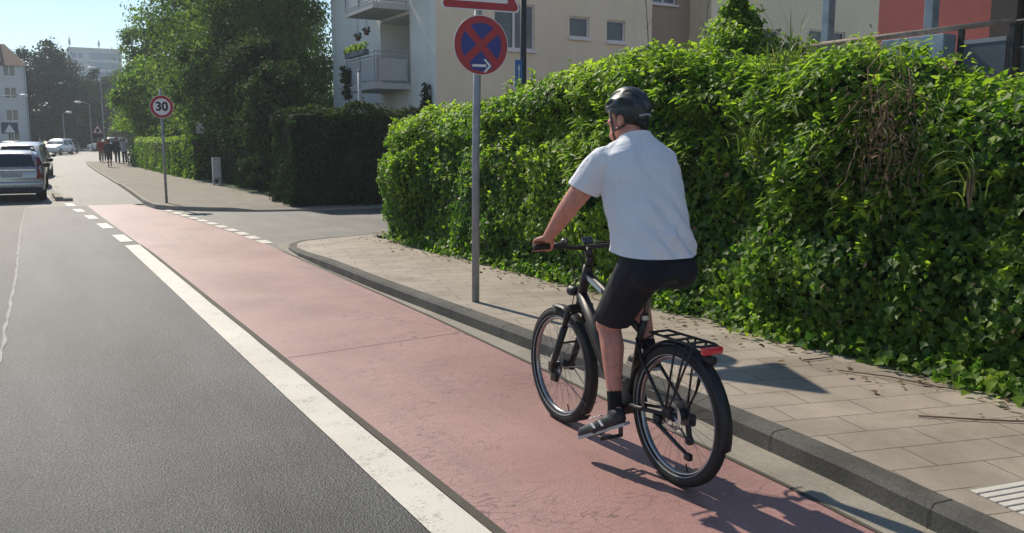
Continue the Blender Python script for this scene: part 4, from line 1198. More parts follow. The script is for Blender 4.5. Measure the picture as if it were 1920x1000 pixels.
s30 = thing('speed_limit_sign', 'round 30 speed limit sign on a grey pole at the far corner', 'traffic sign', (3.44, 25.0, gz(25) + .09), R(4))
bm = B(); tube(bm, [(0, 0, -.1), (0, 0, 3.05)], .035, 16); obj('pole', bm, m_galv, s30, True)
zc = 2.57
bm = B(); disc(bm, (0, 0, zc), 0, .305, -.055, -.050); f = obj('sign_plate', bm, m_signwhite, s30)
bm = B(); disc(bm, (0, 0, zc), .220, .293, -.0585, -.0555); obj('red_ring', bm, m_red, f)
M = Matrix.Translation((0, -.0565, zc)) @ Matrix.Rotation(R(90), 4, 'X')
obj('digits', text_bm('30', .32, .002, M, .012), m_signblack, f)
bm = B()
for z in (2.42, 2.72): box(bm, (-.05, -.049, z - .02), (.05, .04, z + .02))
obj('clamps', bm, m_dsteel, s30)

# dark pole with small blue sign behind the hedge
t = thing('blue_sign_pole', 'dark pole with a small narrow blue sign rising behind the hedge', 'sign', (7.2, 12.3, .1))
bm = B(); tube(bm, [(0, 0, 0), (0, 0, 5.2)], .052, 16); obj('pole', bm, m_darkpost, t, True)
bm = B(); box(bm, (-.19, -.07, 2.50), (-.055, -.055, 2.93), .004); f = obj('sign_plate', bm, mat('light_sign_blue', (.06, .17, .42), .4), t)
bm = B(); flat(bm, [(-.131, 2.56), (-.114, 2.56), (-.114, 2.78), (-.095, 2.78), (-.122, 2.86), (-.15, 2.78), (-.131, 2.78)], -.0735, -.071); obj('white_mark', bm, m_signwhite, f)
bm = B(); box(bm, (-.055, -.066, 2.6), (.0, -.05, 2.64)); box(bm, (-.055, -.066, 2.8), (.0, -.05, 2.84)); obj('bracket', bm, m_darkpost, t)
# grey post in front of the balcony
t = thing('grey_post', 'plain grey metal post standing behind the dark square hedge below the balcony', 'post', (8.98, 24.95, 0))
bm = B(); tube(bm, [(0, 0, 0), (0, 0, 3.80)], .055, 14); obj('shaft', bm, m_plasticgrey, t, True)
bm = B(); tube(bm, [(0, 0, 3.801), (0, 0, 3.86)], [.058, .03], 14); obj('cap', bm, m_dsteel, t, True)
# white cabinet
t = thing('utility_cabinet', 'small white utility cabinet in front of the dark ragged hedge', 'cabinet', (6.55, 34.2, gz(34) + .06))
bm = B(); box(bm, (-.15, -.12, .25), (.15, .14, 1.05), .015); obj('cabinet_body', bm, m_plasticgrey, t)
bm = B(); box(bm, (-.125, -.135, .32), (.125, -.121, .99), .004); d = obj('door', bm, m_greyw, t)
bm = B(); box(bm, (.08, -.145, .62), (.10, -.136, .71)); obj('handle', bm, m_blackm, d)
bm = B(); box(bm, (-.15, -.08, -.05), (-.08, .1, .249)); box(bm, (.08, -.08, -.05), (.15, .1, .249)); obj('feet', bm, m_plasticgrey, t)
t = thing('small_white_sign', 'small blank white sign on a post above the hedges beyond the cabinet', 'sign', (7.04, 40.0, gz(40)))
bm = B(); tube(bm, [(0, 0, 0), (0, 0, 2.5)], .03, 10); obj('post', bm, m_galv, t, True)
bm = B(); box(bm, (-.17, -.05, 2.06), (.17, -.035, 2.50), .004); obj('sign_plate', bm, m_signwhite, t)
# far signs and lamps
t = thing('warning_sign', 'small red bordered triangle sign above the pedestrians', 'traffic sign', (5.66, 76, gz(76)))
bm = B(); tube(bm, [(0, 0, 0), (0, 0, 2.95)], .035, 10); obj('pole', bm, m_galv, t, True)
bm = B(); flat(bm, tri(0, 2.1, .9, .05), -.06, -.05); f = obj('sign_plate', bm, m_red, t)
bm = B(); flat(bm, tri(0, 2.17, .66, .02), -.064, -.061); obj('white_face', bm, m_signwhite, f)
bm = B(); flat(bm, [(-.13, 2.22), (.13, 2.22), (.09, 2.5), (-.09, 2.5)], -.067, -.0645); obj('black_symbol', bm, m_signblack, f)
bm = B(); box(bm, (-.35, -.055, 1.78), (.35, -.04, 2.02)); obj('lower_plate', bm, m_brown, t)
t = thing('crossing_sign', 'blue square pedestrian crossing sign with white triangle near the pale house', 'traffic sign', (-.29, 87, gz(87)))
bm = B(); tube(bm, [(0, 0, 0), (0, 0, 3.2)], .04, 10); obj('pole', bm, m_galv, t, True)
bm = B(); box(bm, (-.72, -.06, 2.05), (.55, -.05, 3.0)); f = obj('sign_plate', bm, mat('hazed_blue', (.03, .045, .10), .5), t)  # distance haze painted into the plate as a darker, greyer blue
bm = B(); flat(bm, tri(-.1, 2.15, .82, .02), -.064, -.061); obj('white_triangle', bm, m_signwhite, f)
def lamp(label, x, y, h, arm, head=.7):
    x, y = WP(x, y); t = thing('street_lamp', label, 'street lamp', (x, y, gz(y)), 0, 'street lamps down the road')
    bm = B(); tube(bm, [(0, 0, 0), (0, 0, h * .5), (0, 0, h)], [.07, .055, .04], 12); obj('pole', bm, m_galv, t, True)
    bm = B(); tube(bm, [(0, 0, h), (arm * .5, 0, h + .16), (arm, 0, h + .2)], .035, 8); obj('arm', bm, m_lamp, t, True)
    bm = B(); s = 1 if arm > 0 else -1
    ellipsoid(bm, (arm + s * head * .4, 0, h + .2), (head * .55, .18, .13)); obj('lamp_head', bm, m_signwhite, t, True)
    return t
lamp('tall street lamp in front of the trees below the high rise', 8.1, 95, 9.4 - gz(95), -.4, .9)
lamp('low street lamp with long arm beside the pale house', -1.5, 75, 4.9, 2.1, .6)
lamp('slender street lamp between the dark trees at the bend', 7.4, 102, 5.4, -.9, .7)
lamp('small street lamp in front of the round dark tree', 4.6, 100, 4.2, .35, .6)

# ------------------------------------------------------------------ cars
def car_paint(name, c, metal=.4): return mat(name, c, .28, metal, var=.05, coat=.8)
m_silver = car_paint('silver_paint', (.34, .35, .36), .5)
m_whitep = car_paint('white_car_paint', (.75, .75, .74), 0)
m_bluep = car_paint('dark_blue_paint', (.02, .035, .09), .3)
m_blackp = car_paint('black_car_paint', (.015, .016, .018), .2)
m_greyp = car_paint('grey_car_paint', (.14, .15, .16), .4)
m_plate = mat('plate', (.35, .35, .34), .5)
m_cartail = mat('car_tail_lens', (.16, .012, .018), .2, coat=.5)
m_headl = mat('headlamp_glass', (.6, .62, .64), .1, coat=.6)

def car(name, label, paint, loc, rotz, L=4.5, H=1.5, W=.88, group=None, estate=True):
    """built with the rear at y=0 and the nose at y=L"""
    cx_, cy_ = WP(loc[0], loc[1]); t = thing(name, label, 'car', (cx_, cy_, gz(cy_ + 1) + .004), rotz, group)
    h = H
    if estate:
        st = [(0.0, .42, .62, .70, .70), (.05, .34, .95, 1.0, .78), (.16, .27, .98, h - .36, .84), (.34, .24, .98, h - .10, .86), (.8, .2, .97, h - .02, W), (1.6, .2, .96, h, W), (2.3, .2, .95, h - .03, W), (2.75, .2, .94, h - .22, W), (3.15, .2, .93, .99, W), (3.8, .2, .84, .90, .86), (4.25, .22, .74, .80, .80), (4.45, .3, .62, .66, .70), (4.5, .4, .56, .58, .62)]
    else:
        st = [(0.0, .42, .60, .66, .66), (.05, .34, .88, .93, .76), (.2, .26, .92, 1.12, .82), (.6, .22, .95, h - .12, .86), (1.2, .2, .95, h - .01, W), (1.9, .2, .94, h, W), (2.3, .2, .93, h - .12, W), (2.8, .2, .92, 1.0, W), (3.4, .2, .86, .93, .86), (3.95, .22, .76, .82, .80), (4.2, .3, .64, .68, .70), (4.25, .4, .56, .58, .62)]
    k = L / st[-1][0]
    st = [(y * k, a, b, c, w) for y, a, b, c, w in st]
    def ring(y, zb, zl, zt, w):
        gh = zt - zl; wt = w - .20 * min(1, gh / .5)
        half = [(0, zb), (w * .80, zb), (w * .96, zb + .10), (w, zb + (zl - zb) * .45), (w * .985, zl - .03), (w * .955, zl), (w * .955 + (wt - w * .955) * .55, zl + gh * .5), (wt, zt - .05 * min(1, gh * 3)), (wt * .82, zt - .005), (0, zt + .012)]
        return [Vector((x, y, z)) for x, z in half] + [Vector((-x, y, z)) for x, z in half[-2:0:-1]]
    bm = B(); loft(bm, [ring(*s) for s in st]); bmesh.ops.subdivide_edges(bm, edges=bm.edges[:], cuts=1, use_grid_fill=True, smooth=.35)
    obj('body', bm, paint, t, True)
    def sec(y):
        for a, b in zip(st, st[1:]):
            if a[0] <= y <= b[0]:
                q = (y - a[0]) / (b[0] - a[0]); return [a[i] + (b[i] - a[i]) * q for i in range(5)]
    def sidept(y, f, s, o=.02):
        _, zb, zl, zt, w = sec(y); gh = zt - zl; wt = w - .20 * min(1, gh / .5)
        z = zl + .04 + (gh - .13) * f; q = (z - zl) / max(gh, .01)
        return Vector((s * (w * .955 + (wt - w * .955) * min(1, q * 1.05) + o), y, z))
    wins = ((.42, 1.12), (1.2, 2.1), (2.16, 2.86)) if estate else ((.75, 1.18), (1.25, 1.95), (2.0, 2.55))
    for s in (1, -1):
        bm = B()
        for y0, y1 in wins:
            n = 4; A = [bm.verts.new(sidept((y0 + (y1 - y0) * i / n) * k, 0, s)) for i in range(n + 1)]; C = [bm.verts.new(sidept((y0 + (y1 - y0) * i / n) * k, 1, s)) for i in range(n + 1)]
            for i in range(n): bm.faces.new((A[i], A[i + 1], C[i + 1], C[i]))
        obj('side_window', bm, m_glass, t)
    # rear and front glass
    bm = B()
    if estate: q = [(-.62, .075, 1.00), (.62, .075, 1.00), (.53, .285, h - .13), (-.53, .285, h - .13)]
    else: q = [(-.60, .14, .97), (.60, .14, .97), (.50, .58, h - .13), (-.50, .58, h - .13)]
    prism(bm, q, (0, -.035, .012)); obj('rear_window', bm, m_glass, t)
    bm = B(); ya, yb = (3.12 * k, 2.40 * k) if estate else (2.80 * k, 2.05 * k)
    prism(bm, [(-.74, ya, 1.0), (.74, ya, 1.0), (.58, yb, h - .07), (-.58, yb, h - .07)], (0, .035, .03)); obj('windscreen', bm, m_glass, t)
    for s in (1, -1):
        bm = B()
        if estate: prism(bm, [(s * .62, .03, .66), (s * .80, .09, .66), (s * .80, .12, .98), (s * .74, .22, 1.28), (s * .64, .18, 1.28), (s * .66, .06, .98)], (0, -.05, 0))
        else: prism(bm, [(s * .50, .02, .70), (s * .78, .06, .70), (s * .78, .08, .90), (s * .52, .03, .90)], (0, -.05, 0))
        obj('tail_light', bm, m_cartail, t)
        bm = B(); prism(bm, [(s * .40, L - .10, .60), (s * .70, L - .22, .62), (s * .72, L - .26, .74), (s * .42, L - .16, .70)], (0, .06, .02)); obj('headlight', bm, m_headl, t)
        bm = B(); ellipsoid(bm, (s * 1.0, 2.62 * k * (1 if estate else .9), 1.0), (.12, .08, .075), 12, 8); obj('mirror', bm, m_blackm, t, True)
    bm = B(); box(bm, (-.80, -.05, .40), (.80, .14, .58), .04); obj('rear_bumper', bm, paint, t, True)
    bm = B(); box(bm, (-.76, -.03, .26), (.76, .16, .399), .03); obj('lower_bumper', bm, m_blackm, t)
    bm = B(); box(bm, (-.26, -.045, .72), (.26, -.012, .84)); obj('number_plate', bm, m_plate, t)
    if estate:
        bm = B(); box(bm, (-.6, -.03, .90), (.6, .02, .925)); obj('trim_strip', bm, m_chrome, t)
        for s in (1, -1):
            bm = B(); tube(bm, [(s * .58, .5, h + .0), (s * .6, .7, h + .05), (s * .6, 2.0, h + .06), (s * .58, 2.3, h + .0)], .018, 8); obj('roof_rail', bm, m_dsteel, t, True)
    for s in (1, -1):
        for y in (.88 * k, 3.52 * k if estate else 3.42 * k):
            bm = B(); lathe(bm, [(.20, -.10), (.29, -.10), (.315, -.07), (.315, .07), (.29, .10), (.20, .10)], (s * (W - .10), y, .315), 'x', 28); w = obj('wheel', bm, m_rubber, t, True)
            bm = B(); lathe(bm, [(.001, -.08), (.20, -.095), (.20, .095), (.001, .08)], (s * (W - .10), y, .315), 'x', 20); obj('rim', bm, m_plasticgrey, w)
    return t
CG = 'cars parked down the street'
car('parked_car', 'silver estate car seen from behind at the left edge', m_silver, (-.17, 26.3, gz(27) + .004), R(1), 4.5, 1.47, .88, CG)
car('parked_car', 'pale car parked directly ahead of the silver estate', m_whitep, (.02, 33.0, gz(34) + .004), R(-2), 4.3, 1.66, .88, CG, False)
car('parked_car', 'light silver car parked third in the row by the kerb', m_silver, (.32, 42.0, gz(43) + .004), R(-5), 4.4, 1.66, .88, CG)
car('parked_car', 'black car parked in front of the crossing sign by the pale house', m_blackp, (-.9, 73, gz(74) + .004), R(-30), 4.3, 1.52, .88, CG, False)
car('parked_car', 'white car turned sideways at the left side of the bend', m_whitep, (4.3, 90, gz(91) + .004), R(155), 4.3, 1.55, .88, CG, False)
car('parked_car', 'grey car tucked behind the white car at the left side of the bend', m_greyp, (5.0, 96, gz(97) + .004), R(160), 4.3, 1.5, .88, CG, False)
car('parked_car', 'white car parked across the end of the street left of the triangle sign', m_whitep, (11.3, 104, gz(105) + .004), R(100), 4.4, 1.6, .88, CG)
car('parked_car', 'white car parked across the end of the street behind the pedestrians', m_whitep, (15.3, 100, gz(101) + .004), R(96), 4.3, 1.6, .88, CG, False)
car('parked_car', 'dark car partly hidden behind the pedestrians with the bicycle', m_greyp, (15.4, 92, gz(93) + .004), R(80), 4.3, 1.5, .88, CG, False)
car('parked_car', 'blue car in the side street mostly hidden by the end of the ivy hedge', m_bluep, (12.2, 17.6, .006), R(90), 4.3, 1.45, .86, CG, False)

# ------------------------------------------------------------------ the bicycle
def make_bike(label, loc, rotz, paint, light=True, rim_mat=None, group=None):
    """local space: rear hub over y=0, front hub over y=1.08, wheel radius .37"""
    t = thing('bicycle', label, 'bicycle', loc, rotz, group)
    RW = .37; FY = 1.12
    rim_mat = rim_mat or m_rim
    def wheel(name, y, front):
        c = (0, y, RW)
        bm = B(); lathe(bm, [(.338 + .031 * math.cos(a), .027 * math.sin(a)) for a in np.linspace(0, 2 * math.pi, 14, False)], c, 'x', 72)
        for sx in (-.014, 0, .014):                             # shallow tread grooves
            lathe(bm, [(.3665, sx - .003), (.3700, sx - .002), (.3700, sx + .002), (.3665, sx + .003)], c, 'x', 72)
        w = obj(name, bm, m_rubber, t, 'auto')
        bm = B(); lathe(bm, [(.312, -.014), (.300, -.012), (.291, 0), (.300, .012), (.312, .014)], c, 'x', 64); obj('rim', bm, rim_mat, w, True)
        bm = B(); lathe(bm, [(.319, -.0262), (.3145, -.0245), (.3145, -.0225), (.319, -.024)], c, 'x', 64); lathe(bm, [(.319, .0262), (.3145, .0245), (.3145, .0225), (.319, .024)], c, 'x', 64); obj('reflective_stripe', bm, m_plasticgrey, w)
        bm = B()
        for k in range(32):
            a = 2 * math.pi * k / 32; s = -1 if k % 2 else 1; b = a + (.55 if (k // 2) % 2 else -.55); hr_ = .028
            tube(bm, [(s * .026, y + hr_ * math.cos(b), RW + hr_ * math.sin(b)), (0, y + .293 * math.cos(a), RW + .293 * math.sin(a))], .0011, 4, False)
        obj('spokes', bm, m_dsteel, w)
        bm = B(); prof = [(.001, -.055), (.016, -.055), (.016, -.034), (.032, -.03), (.032, -.022), (.018, -.018), (.018, .018), (.032, .022), (.032, .03), (.016, .034), (.016, .055), (.001, .055)]
        lathe(bm, prof, c, 'x', 24); obj('hub', bm, m_black, w, True)
        bm = B(); lathe(bm, [(.055, -.040), (.080, -.040), (.080, -.038), (.055, -.038)], c, 'x', 40)
        for k in range(6):
            a = k * math.pi / 3; tube(bm, [(-.039, y + .03 * math.cos(a), RW + .03 * math.sin(a)), (-.039, y + .06 * math.cos(a + .4), RW + .06 * math.sin(a + .4))], .004, 4)
        obj('brake_disc', bm, m_steel, w)
        bm = B(); a = -1.9; tube(bm, [(.0, y + .295 * math.cos(a), RW + .295 * math.sin(a)), (0, y + .25 * math.cos(a), RW + .25 * math.sin(a))], .004, 6); obj('valve', bm, m_blackm, w)
        return w
    rw = wheel('rear_wheel', 0, False); wheel('front_wheel', FY, True)
    bm = B()                                                    # cassette, stepped sprockets
    for i, rr in enumerate((.062, .056, .050, .044, .038, .032)): lathe(bm, [(.015, .034 + i * .004), (rr, .034 + i * .004), (rr, .0365 + i * .004), (.015, .0365 + i * .004)], (0, 0, RW), 'x', 28)
    obj('cassette', bm, m_dsteel, rw)
    BBp = (0, .40, .315)
    bm = B()                                                    # frame
    tube(bm, [(0, .905, .80), (0, .83, 1.005)], [.029, .028], 14)
    tube(bm, [(0, .835, .955), (0, .60, .86), (0, .325, .725)], [.024, .022, .019], 14)
    tube(bm, [(0, .895, .83), (0, .70, .60), (0, .50, .37), BBp], [.032, .040, .040, .034], 14)
    tube(bm, [(0, .285, .80), (0, .32, .70), BBp], [.020, .019, .021], 14)
    for s in (1, -1):
        tube(bm, [(s * .016, .33, .685), (s * .045, .24, .585), (s * .062, .02, .385), (s * .062, 0, .37)], [.009, .0095, .009, .011], 10)
        tube(bm, [(s * .028, .37, .315), (s * .045, .28, .325), (s * .063, 0, .365)], [.014, .012, .010], 10)
        box(bm, (s * .058, -.02, .345), (s * .067, .03, .395), .004)
    frame = obj('frame', bm, paint, t, True)
    bm = B(); box(bm, (-.026, .548, .895), (.026, .555, .9)); bm.free()
    bm = B()
    for s in (1, -1): prism(bm, [(s * .0235, .80, .950), (s * .0235, .66, .893), (s * .0225, .66, .868), (s * .0235, .80, .925)], (s * .0012, 0, 0))
    obj('frame_decal', bm, mat('decal_blue_grey', (.38, .46, .52), .4), frame)
    bm = B(); box(bm, (-.050, .36, .27), (.050, .52, .40), .025, Matrix.Rotation(R(35), 3, 'X')); obj('motor', bm, m_blackm, t, True)
    bm = B(); box(bm, (-.034, .52, .52), (.034, .86, .60), .02, Matrix.Rotation(R(50), 3, 'X'), (0, .69, .56)); obj('battery', bm, m_blackm, t, True)
    # fork
    bm = B()
    tube(bm, [(0, .905, .80), (0, .925, .745)], [.024, .024], 12)
    box(bm, (-.085, .895, .725), (.085, .965, .765), .012, Matrix.Rotation(R(-20), 3, 'X'))
    for s in (1, -1):
        tube(bm, [(s * .068, .93, .75), (s * .068, .985, .60)], .0165, 12)
        tube(bm, [(s * .068, .975, .63), (s * .068, 1.075, .43), (s * .066, 1.115, .355)], [.023, .021, .019], 12)
        box(bm, (s * .052, 1.09, .32), (s * .084, 1.14, .39), .008)
    tube(bm, [(-.068, 1.005, .575), (-.05, .955, .70), (0, .94, .722), (.05, .955, .70), (.068, 1.005, .575)], .011, 8)
    tube(bm, [(-.068, 1.035, .515), (.068, 1.035, .515)], .007, 8)
    obj('fork', bm, m_black, t, True)
    bm = B(); box(bm, (-.062, 1.085, .26), (-.036, 1.15, .33), .008); obj('brake_caliper', bm, m_blackm, t)
    # steering
    bm = B(); tube(bm, [(0, .83, 1.0), (0, .81, 1.06)], .022, 12); tube(bm, [(0, .81, 1.055), (0, .845, 1.105)], [.022, .02], 12); obj('stem', bm, m_black, t, True)
    bm = B(); tube(bm, [(-.36, .795, 1.135), (-.24, .81, 1.135), (-.10, .845, 1.112), (0, .85, 1.107), (.10, .845, 1.112), (.24, .81, 1.135), (.36, .795, 1.135)], [.011, .011, .013, .0155, .013, .011, .011], 12); hb = obj('handlebar', bm, m_black, t, True)
    for s in (1, -1):
        bm = B(); tube(bm, [(s * .25, .809, 1.135), (s * .262, .808, 1.135), (s * .355, .796, 1.135), (s * .375, .793, 1.135)], [.018, .0165, .0165, .019], 14); obj('grip', bm, m_rubber, hb, True)
        bm = B(); tube(bm, [(s * .20, .825, 1.132), (s * .205, .86, 1.12), (s * .24, .885, 1.115), (s * .33, .875, 1.105), (s * .35, .865, 1.10)], [.009, .009, .007, .0055, .006], 8); box(bm, (s * .185, .80, 1.115), (s * .235, .84, 1.15), .008); obj('brake_lever', bm, m_blackm, hb, True)
        bm = B(); tube(bm, [(s * .19, .835, 1.125), (s * .12, .93, 1.13), (s * .04, .955, 1.05), (s * .02, .93, .90), (s * .03, .95, .76)], .003, 6); obj('brake_cable', bm, m_blackm, hb, True)
    bm = B(); box(bm, (-.032, .835, 1.125), (.032, .855, 1.172), .007, Matrix.Rotation(R(-50), 3, 'X')); d = obj('display', bm, m_glass, t)
    bm = B(); tube(bm, [(-.15, .85, 1.135), (-.15, .85, 1.16), (-.15, .85, 1.168)], [.022, .02, .008], 14); obj('bell', bm, m_dsteel, hb, True)
    bm = B(); tube(bm, [(0, .93, .81), (0, .975, .825)], .008, 8); tube(bm, [(0, .955, .835), (0, .975, .835), (0, 1.01, .835), (0, 1.02, .835)], [.018, .028, .032, .030], 16); hl = obj('headlight', bm, m_black, t, True)
    bm = B(); lathe(bm, [(.001, 1.0205), (.028, 1.0205), (.028, 1.023), (.001, 1.023)], (0, 0, .835), 'y', 20); obj('lens', bm, m_headl, hl)
    # saddle and post
    bm = B(); tube(bm, [(0, .287, .79), (0, .235, .985)], .0145, 12); obj('seat_post', bm, m_dsteel, t, True)
    bm = B(); lathe(bm, [(.021, -.012), (.026, -.012), (.026, .012), (.021, .012)], (0, .284, .802), 'z', 16); obj('seat_clamp', bm, m_steel, t)
    bm = B(); rings = []
    for y, w, z, hh in ((.055, .02, 1.03, .012), (.065, .075, 1.033, .03), (.10, .092, 1.035, .034), (.15, .080, 1.028, .033), (.22, .045, 1.022, .028), (.29, .024, 1.02, .022), (.325, .018, 1.016, .016), (.335, .008, 1.012, .008)):
        rings.append([Vector((w * math.cos(a), y, z + hh * (math.sin(a) if math.sin(a) > 0 else math.sin(a) * .9))) for a in np.linspace(0, 2 * math.pi, 18, False)])
    loft(bm, rings); sd = obj('saddle', bm, m_blackm, t, True)
    bm = B()
    for s in (1, -1): tube(bm, [(s * .03, .08, 1.01), (s * .024, .16, .985), (s * .022, .26, .985), (s * .012, .31, 1.0)], .004, 6)
    obj('rails', bm, m_steel, sd)
    # mudguards
    def guard(name, y, a0, a1, w):
        bm = B(); R0 = .382
        lathe(bm, [(R0 - .006, -w), (R0 + .004, -w * .8), (R0 + .010, 0), (R0 + .004, w * .8), (R0 - .006, w), (R0 - .008, w), (R0 + .002, w * .78), (R0 + .008, 0), (R0 + .002, -w * .78), (R0 - .008, -w)], (0, y, RW), 'x', 44, 0, a0, a1)
        return obj(name, bm, m_black, t, True)
    rg = guard('rear_mudguard', 0, R(25), R(192), .034)
    fg = guard('front_mudguard', FY, R(80), R(218), .033)
    bm = B()
    for s in (1, -1): tube(bm, [(s * .066, FY, .375), (s * .035, FY + .388 * math.cos(R(205)), RW + .388 * math.sin(R(205)))], .003, 6)
    obj('stay', bm, m_dsteel, fg)
    bm = B(); prism(bm, [(-.03, FY + .39 * math.cos(R(219)), RW + .39 * math.sin(R(219))), (.03, FY + .39 * math.cos(R(219)), RW + .39 * math.sin(R(219))), (.03, FY + .39 * math.cos(R(228)), RW + .39 * math.sin(R(228))), (-.03, FY + .39 * math.cos(R(228)), RW + .39 * math.sin(R(228)))], (0, -.004, 0)); obj('flap', bm, m_rubber, fg)
    # rack
    bm = B(); zr = .752
    for s in (1, -1):
        tube(bm, [(s * .03, .185, zr - .008), (s * .055, .16, zr), (s * .06, -.19, zr), (s * .045, -.215, zr)], .007, 8)
        for (p, q) in (((s * .06, -.05, zr), (s * .07, .005, .40)), ((s * .06, -.13, zr), (s * .068, -.055, .475)), ((s * .06, -.18, zr - .0), (s * .068, -.055, .475)), ((s * .068, -.055, .475), (s * .068, -.01, .395))):
            tube(bm, [p, q], .0058, 8)
    for y in (.16, .06, -.04, -.13, -.21): box(bm, (-.058, y - .012, zr - .004), (.058, y + .012, zr + .003), .001)
    tube(bm, [(0, .16, zr), (0, .285, zr - .07)], .005, 6)
    tube(bm, [(0, -.06, zr), (0, -.08, .735)], .006, 6)
    rk = obj('luggage_rack', bm, m_black, t, True)
    bm = B(); box(bm, (-.056, -.258, zr - .034), (.056, -.222, zr + .001), .008); obj('tail_light', bm, m_redlens, t, True)
    bm = B(); tube(bm, [(0, -.19, zr - .06), (0, -.255, zr - .064)], [.018, .022], 14); obj('rear_reflector', bm, m_blackm, t, True)
    # drive train
    bm = B(); lathe(bm, [(.062, .052), (.082, .052), (.082, .056), (.062, .056)], BBp, 'x', 40); lathe(bm, [(.004, .050), (.03, .050), (.03, .058), (.004, .058)], BBp, 'x', 20)
    for k in range(5):
        a = k * 1.2566; tube(bm, [(.054, BBp[1] + .02 * math.cos(a), BBp[2] + .02 * math.sin(a)), (.054, BBp[1] + .07 * math.cos(a), BBp[2] + .07 * math.sin(a))], .006, 6)
    obj('chainring', bm, m_black, t)
    bm = B(); box(bm, (.046, .02, .415), (.062, .46, .428), .003, Matrix.Rotation(R(-4), 3, 'X')); bm.free()
    bm = B(); tube(bm, [(.054, .40, .397), (.05, 0, .412)], .005, 5); tube(bm, [(.054, .40, .233), (.052, .03, .265), (.05, -.005, .235), (.05, -.03, .225)], .0055, 5); obj('chain', bm, m_dsteel, t)
    bm = B(); box(bm, (.045, -.055, .30), (.08, .0, .36), .01); box(bm, (.048, -.05, .205), (.060, -.01, .31), .008, Matrix.Rotation(R(-12), 3, 'X')); lathe(bm, [(.004, .045), (.024, .045), (.024, .064), (.004, .064)], (0, -.035, .225), 'x', 18); obj('derailleur', bm, m_blackm, t)
    th = R(-98)                                                  # left crank down, right crank up
    for s, a in ((-1, th), (1, th + math.pi)):
        ex, ez = BBp[1] + .17 * math.cos(a), BBp[2] + .17 * math.sin(a)
        bm = B(); tube(bm, [(s * .060, BBp[1], BBp[2]), (s * .068, BBp[1] + (ex - BBp[1]) * .5, BBp[2] + (ez - BBp[2]) * .5), (s * .074, ex, ez)], [.017, .013, .013], 10, flat=1)
        cr = obj('crank', bm, m_dsteel, t, True)
        tilt = R(-24) if s < 0 else R(-6)
        bm = B(); M = Matrix.Rotation(tilt, 3, 'X')
        for q in (-.035, .022): box(bm, (s * .085, ex + q, ez - .010), (s * .185, ex + q + .014, ez + .010), .003, M, (0, ex, ez))
        for xx in (.088, .13, .172): box(bm, (s * xx - .005, ex - .034, ez - .008), (s * xx + .005, ex + .035, ez + .008), 0, M, (0, ex, ez))
        tube(bm, [(s * .07, ex, ez), (s * .18, ex, ez)], .007, 8)
        obj('pedal', bm, m_blackm, cr)
    bm = B(); box(bm, (-.078, .05, .30), (-.05, .10, .345), .006); tube(bm, [(-.072, .08, .31), (-.085, -.10, .255), (-.092, -.20, .228)], [.012, .010, .009], 8); box(bm, (-.106, -.225, .205), (-.08, -.185, .238), .005); obj('kickstand', bm, m_black, t, True)
    return t
BKX, BKY = 2.776, 3.215
def rescale_wheels(root, names, k=.962):
    for ch in root.children:
        nm = ch.name.split('.')[0]
        if nm not in names: continue
        yc = 1.12 if nm.startswith('front') else 0.0
        for o_ in [ch, *ch.children_recursive]: o_.data.transform(Matrix.Translation((0, yc, 0)) @ Matrix.Diagonal((1, k, k, 1)) @ Matrix.Translation((0, -yc, 0)))
bike = make_bike('black electric bicycle with rear rack and red tail light under the cyclist', (BKX, BKY, .004), R(-1.8), m_black)
rescale_wheels(bike, ('rear_wheel', 'front_wheel', 'rear_mudguard', 'front_mudguard'))
BG = 'bicycles pushed by the far pedestrians'
b2 = copy_tree(bike); b2['label'] = 'far bicycle pushed by the person in the pale top'; b2['group'] = BG; b2.location = (6.55, 63.6, gz(63.6) + .06); b2.rotation_euler = (0, 0, R(-20))
b3 = copy_tree(bike); b3['label'] = 'far bicycle at the right of the group against the low bright hedge'; b3['group'] = BG; b3.location = (6.45, 60.0, gz(60) + .06); b3.rotation_euler = (0, 0, R(-35))

# ------------------------------------------------------------------ the cyclist
CO = Vector((2.69, 2.645, 0))
cyc = thing('person', 'cyclist seen from behind in white t-shirt, black shorts and dark helmet', 'person', (BKX, BKY, .004), R(-1.8))
HYAW = R(20)
HC = Vector((2.685, 3.115, 1.838))
def hp(x, y, z): return HC + Matrix.Rotation(HYAW, 3, 'Z') @ Vector((x, y, z))
hipL, hipR = Vector((2.60, 2.83, 1.10)), Vector((2.78, 2.83, 1.10))
kneeL, kneeR = Vector((2.585, 3.105, .740)), Vector((2.825, 3.245, .955))
ankL, ankR = Vector((2.550, 2.985, .335)), Vector((2.800, 3.015, .575))
shL, shR = Vector((2.518, 3.075, 1.605)), Vector((2.875, 3.075, 1.605))
elL, elR = Vector((2.398, 3.190, 1.390)), Vector((3.035, 3.20, 1.365))
wrL, wrR = Vector((2.370, 3.385, 1.192)), Vector((3.010, 3.385, 1.192))
body = B()
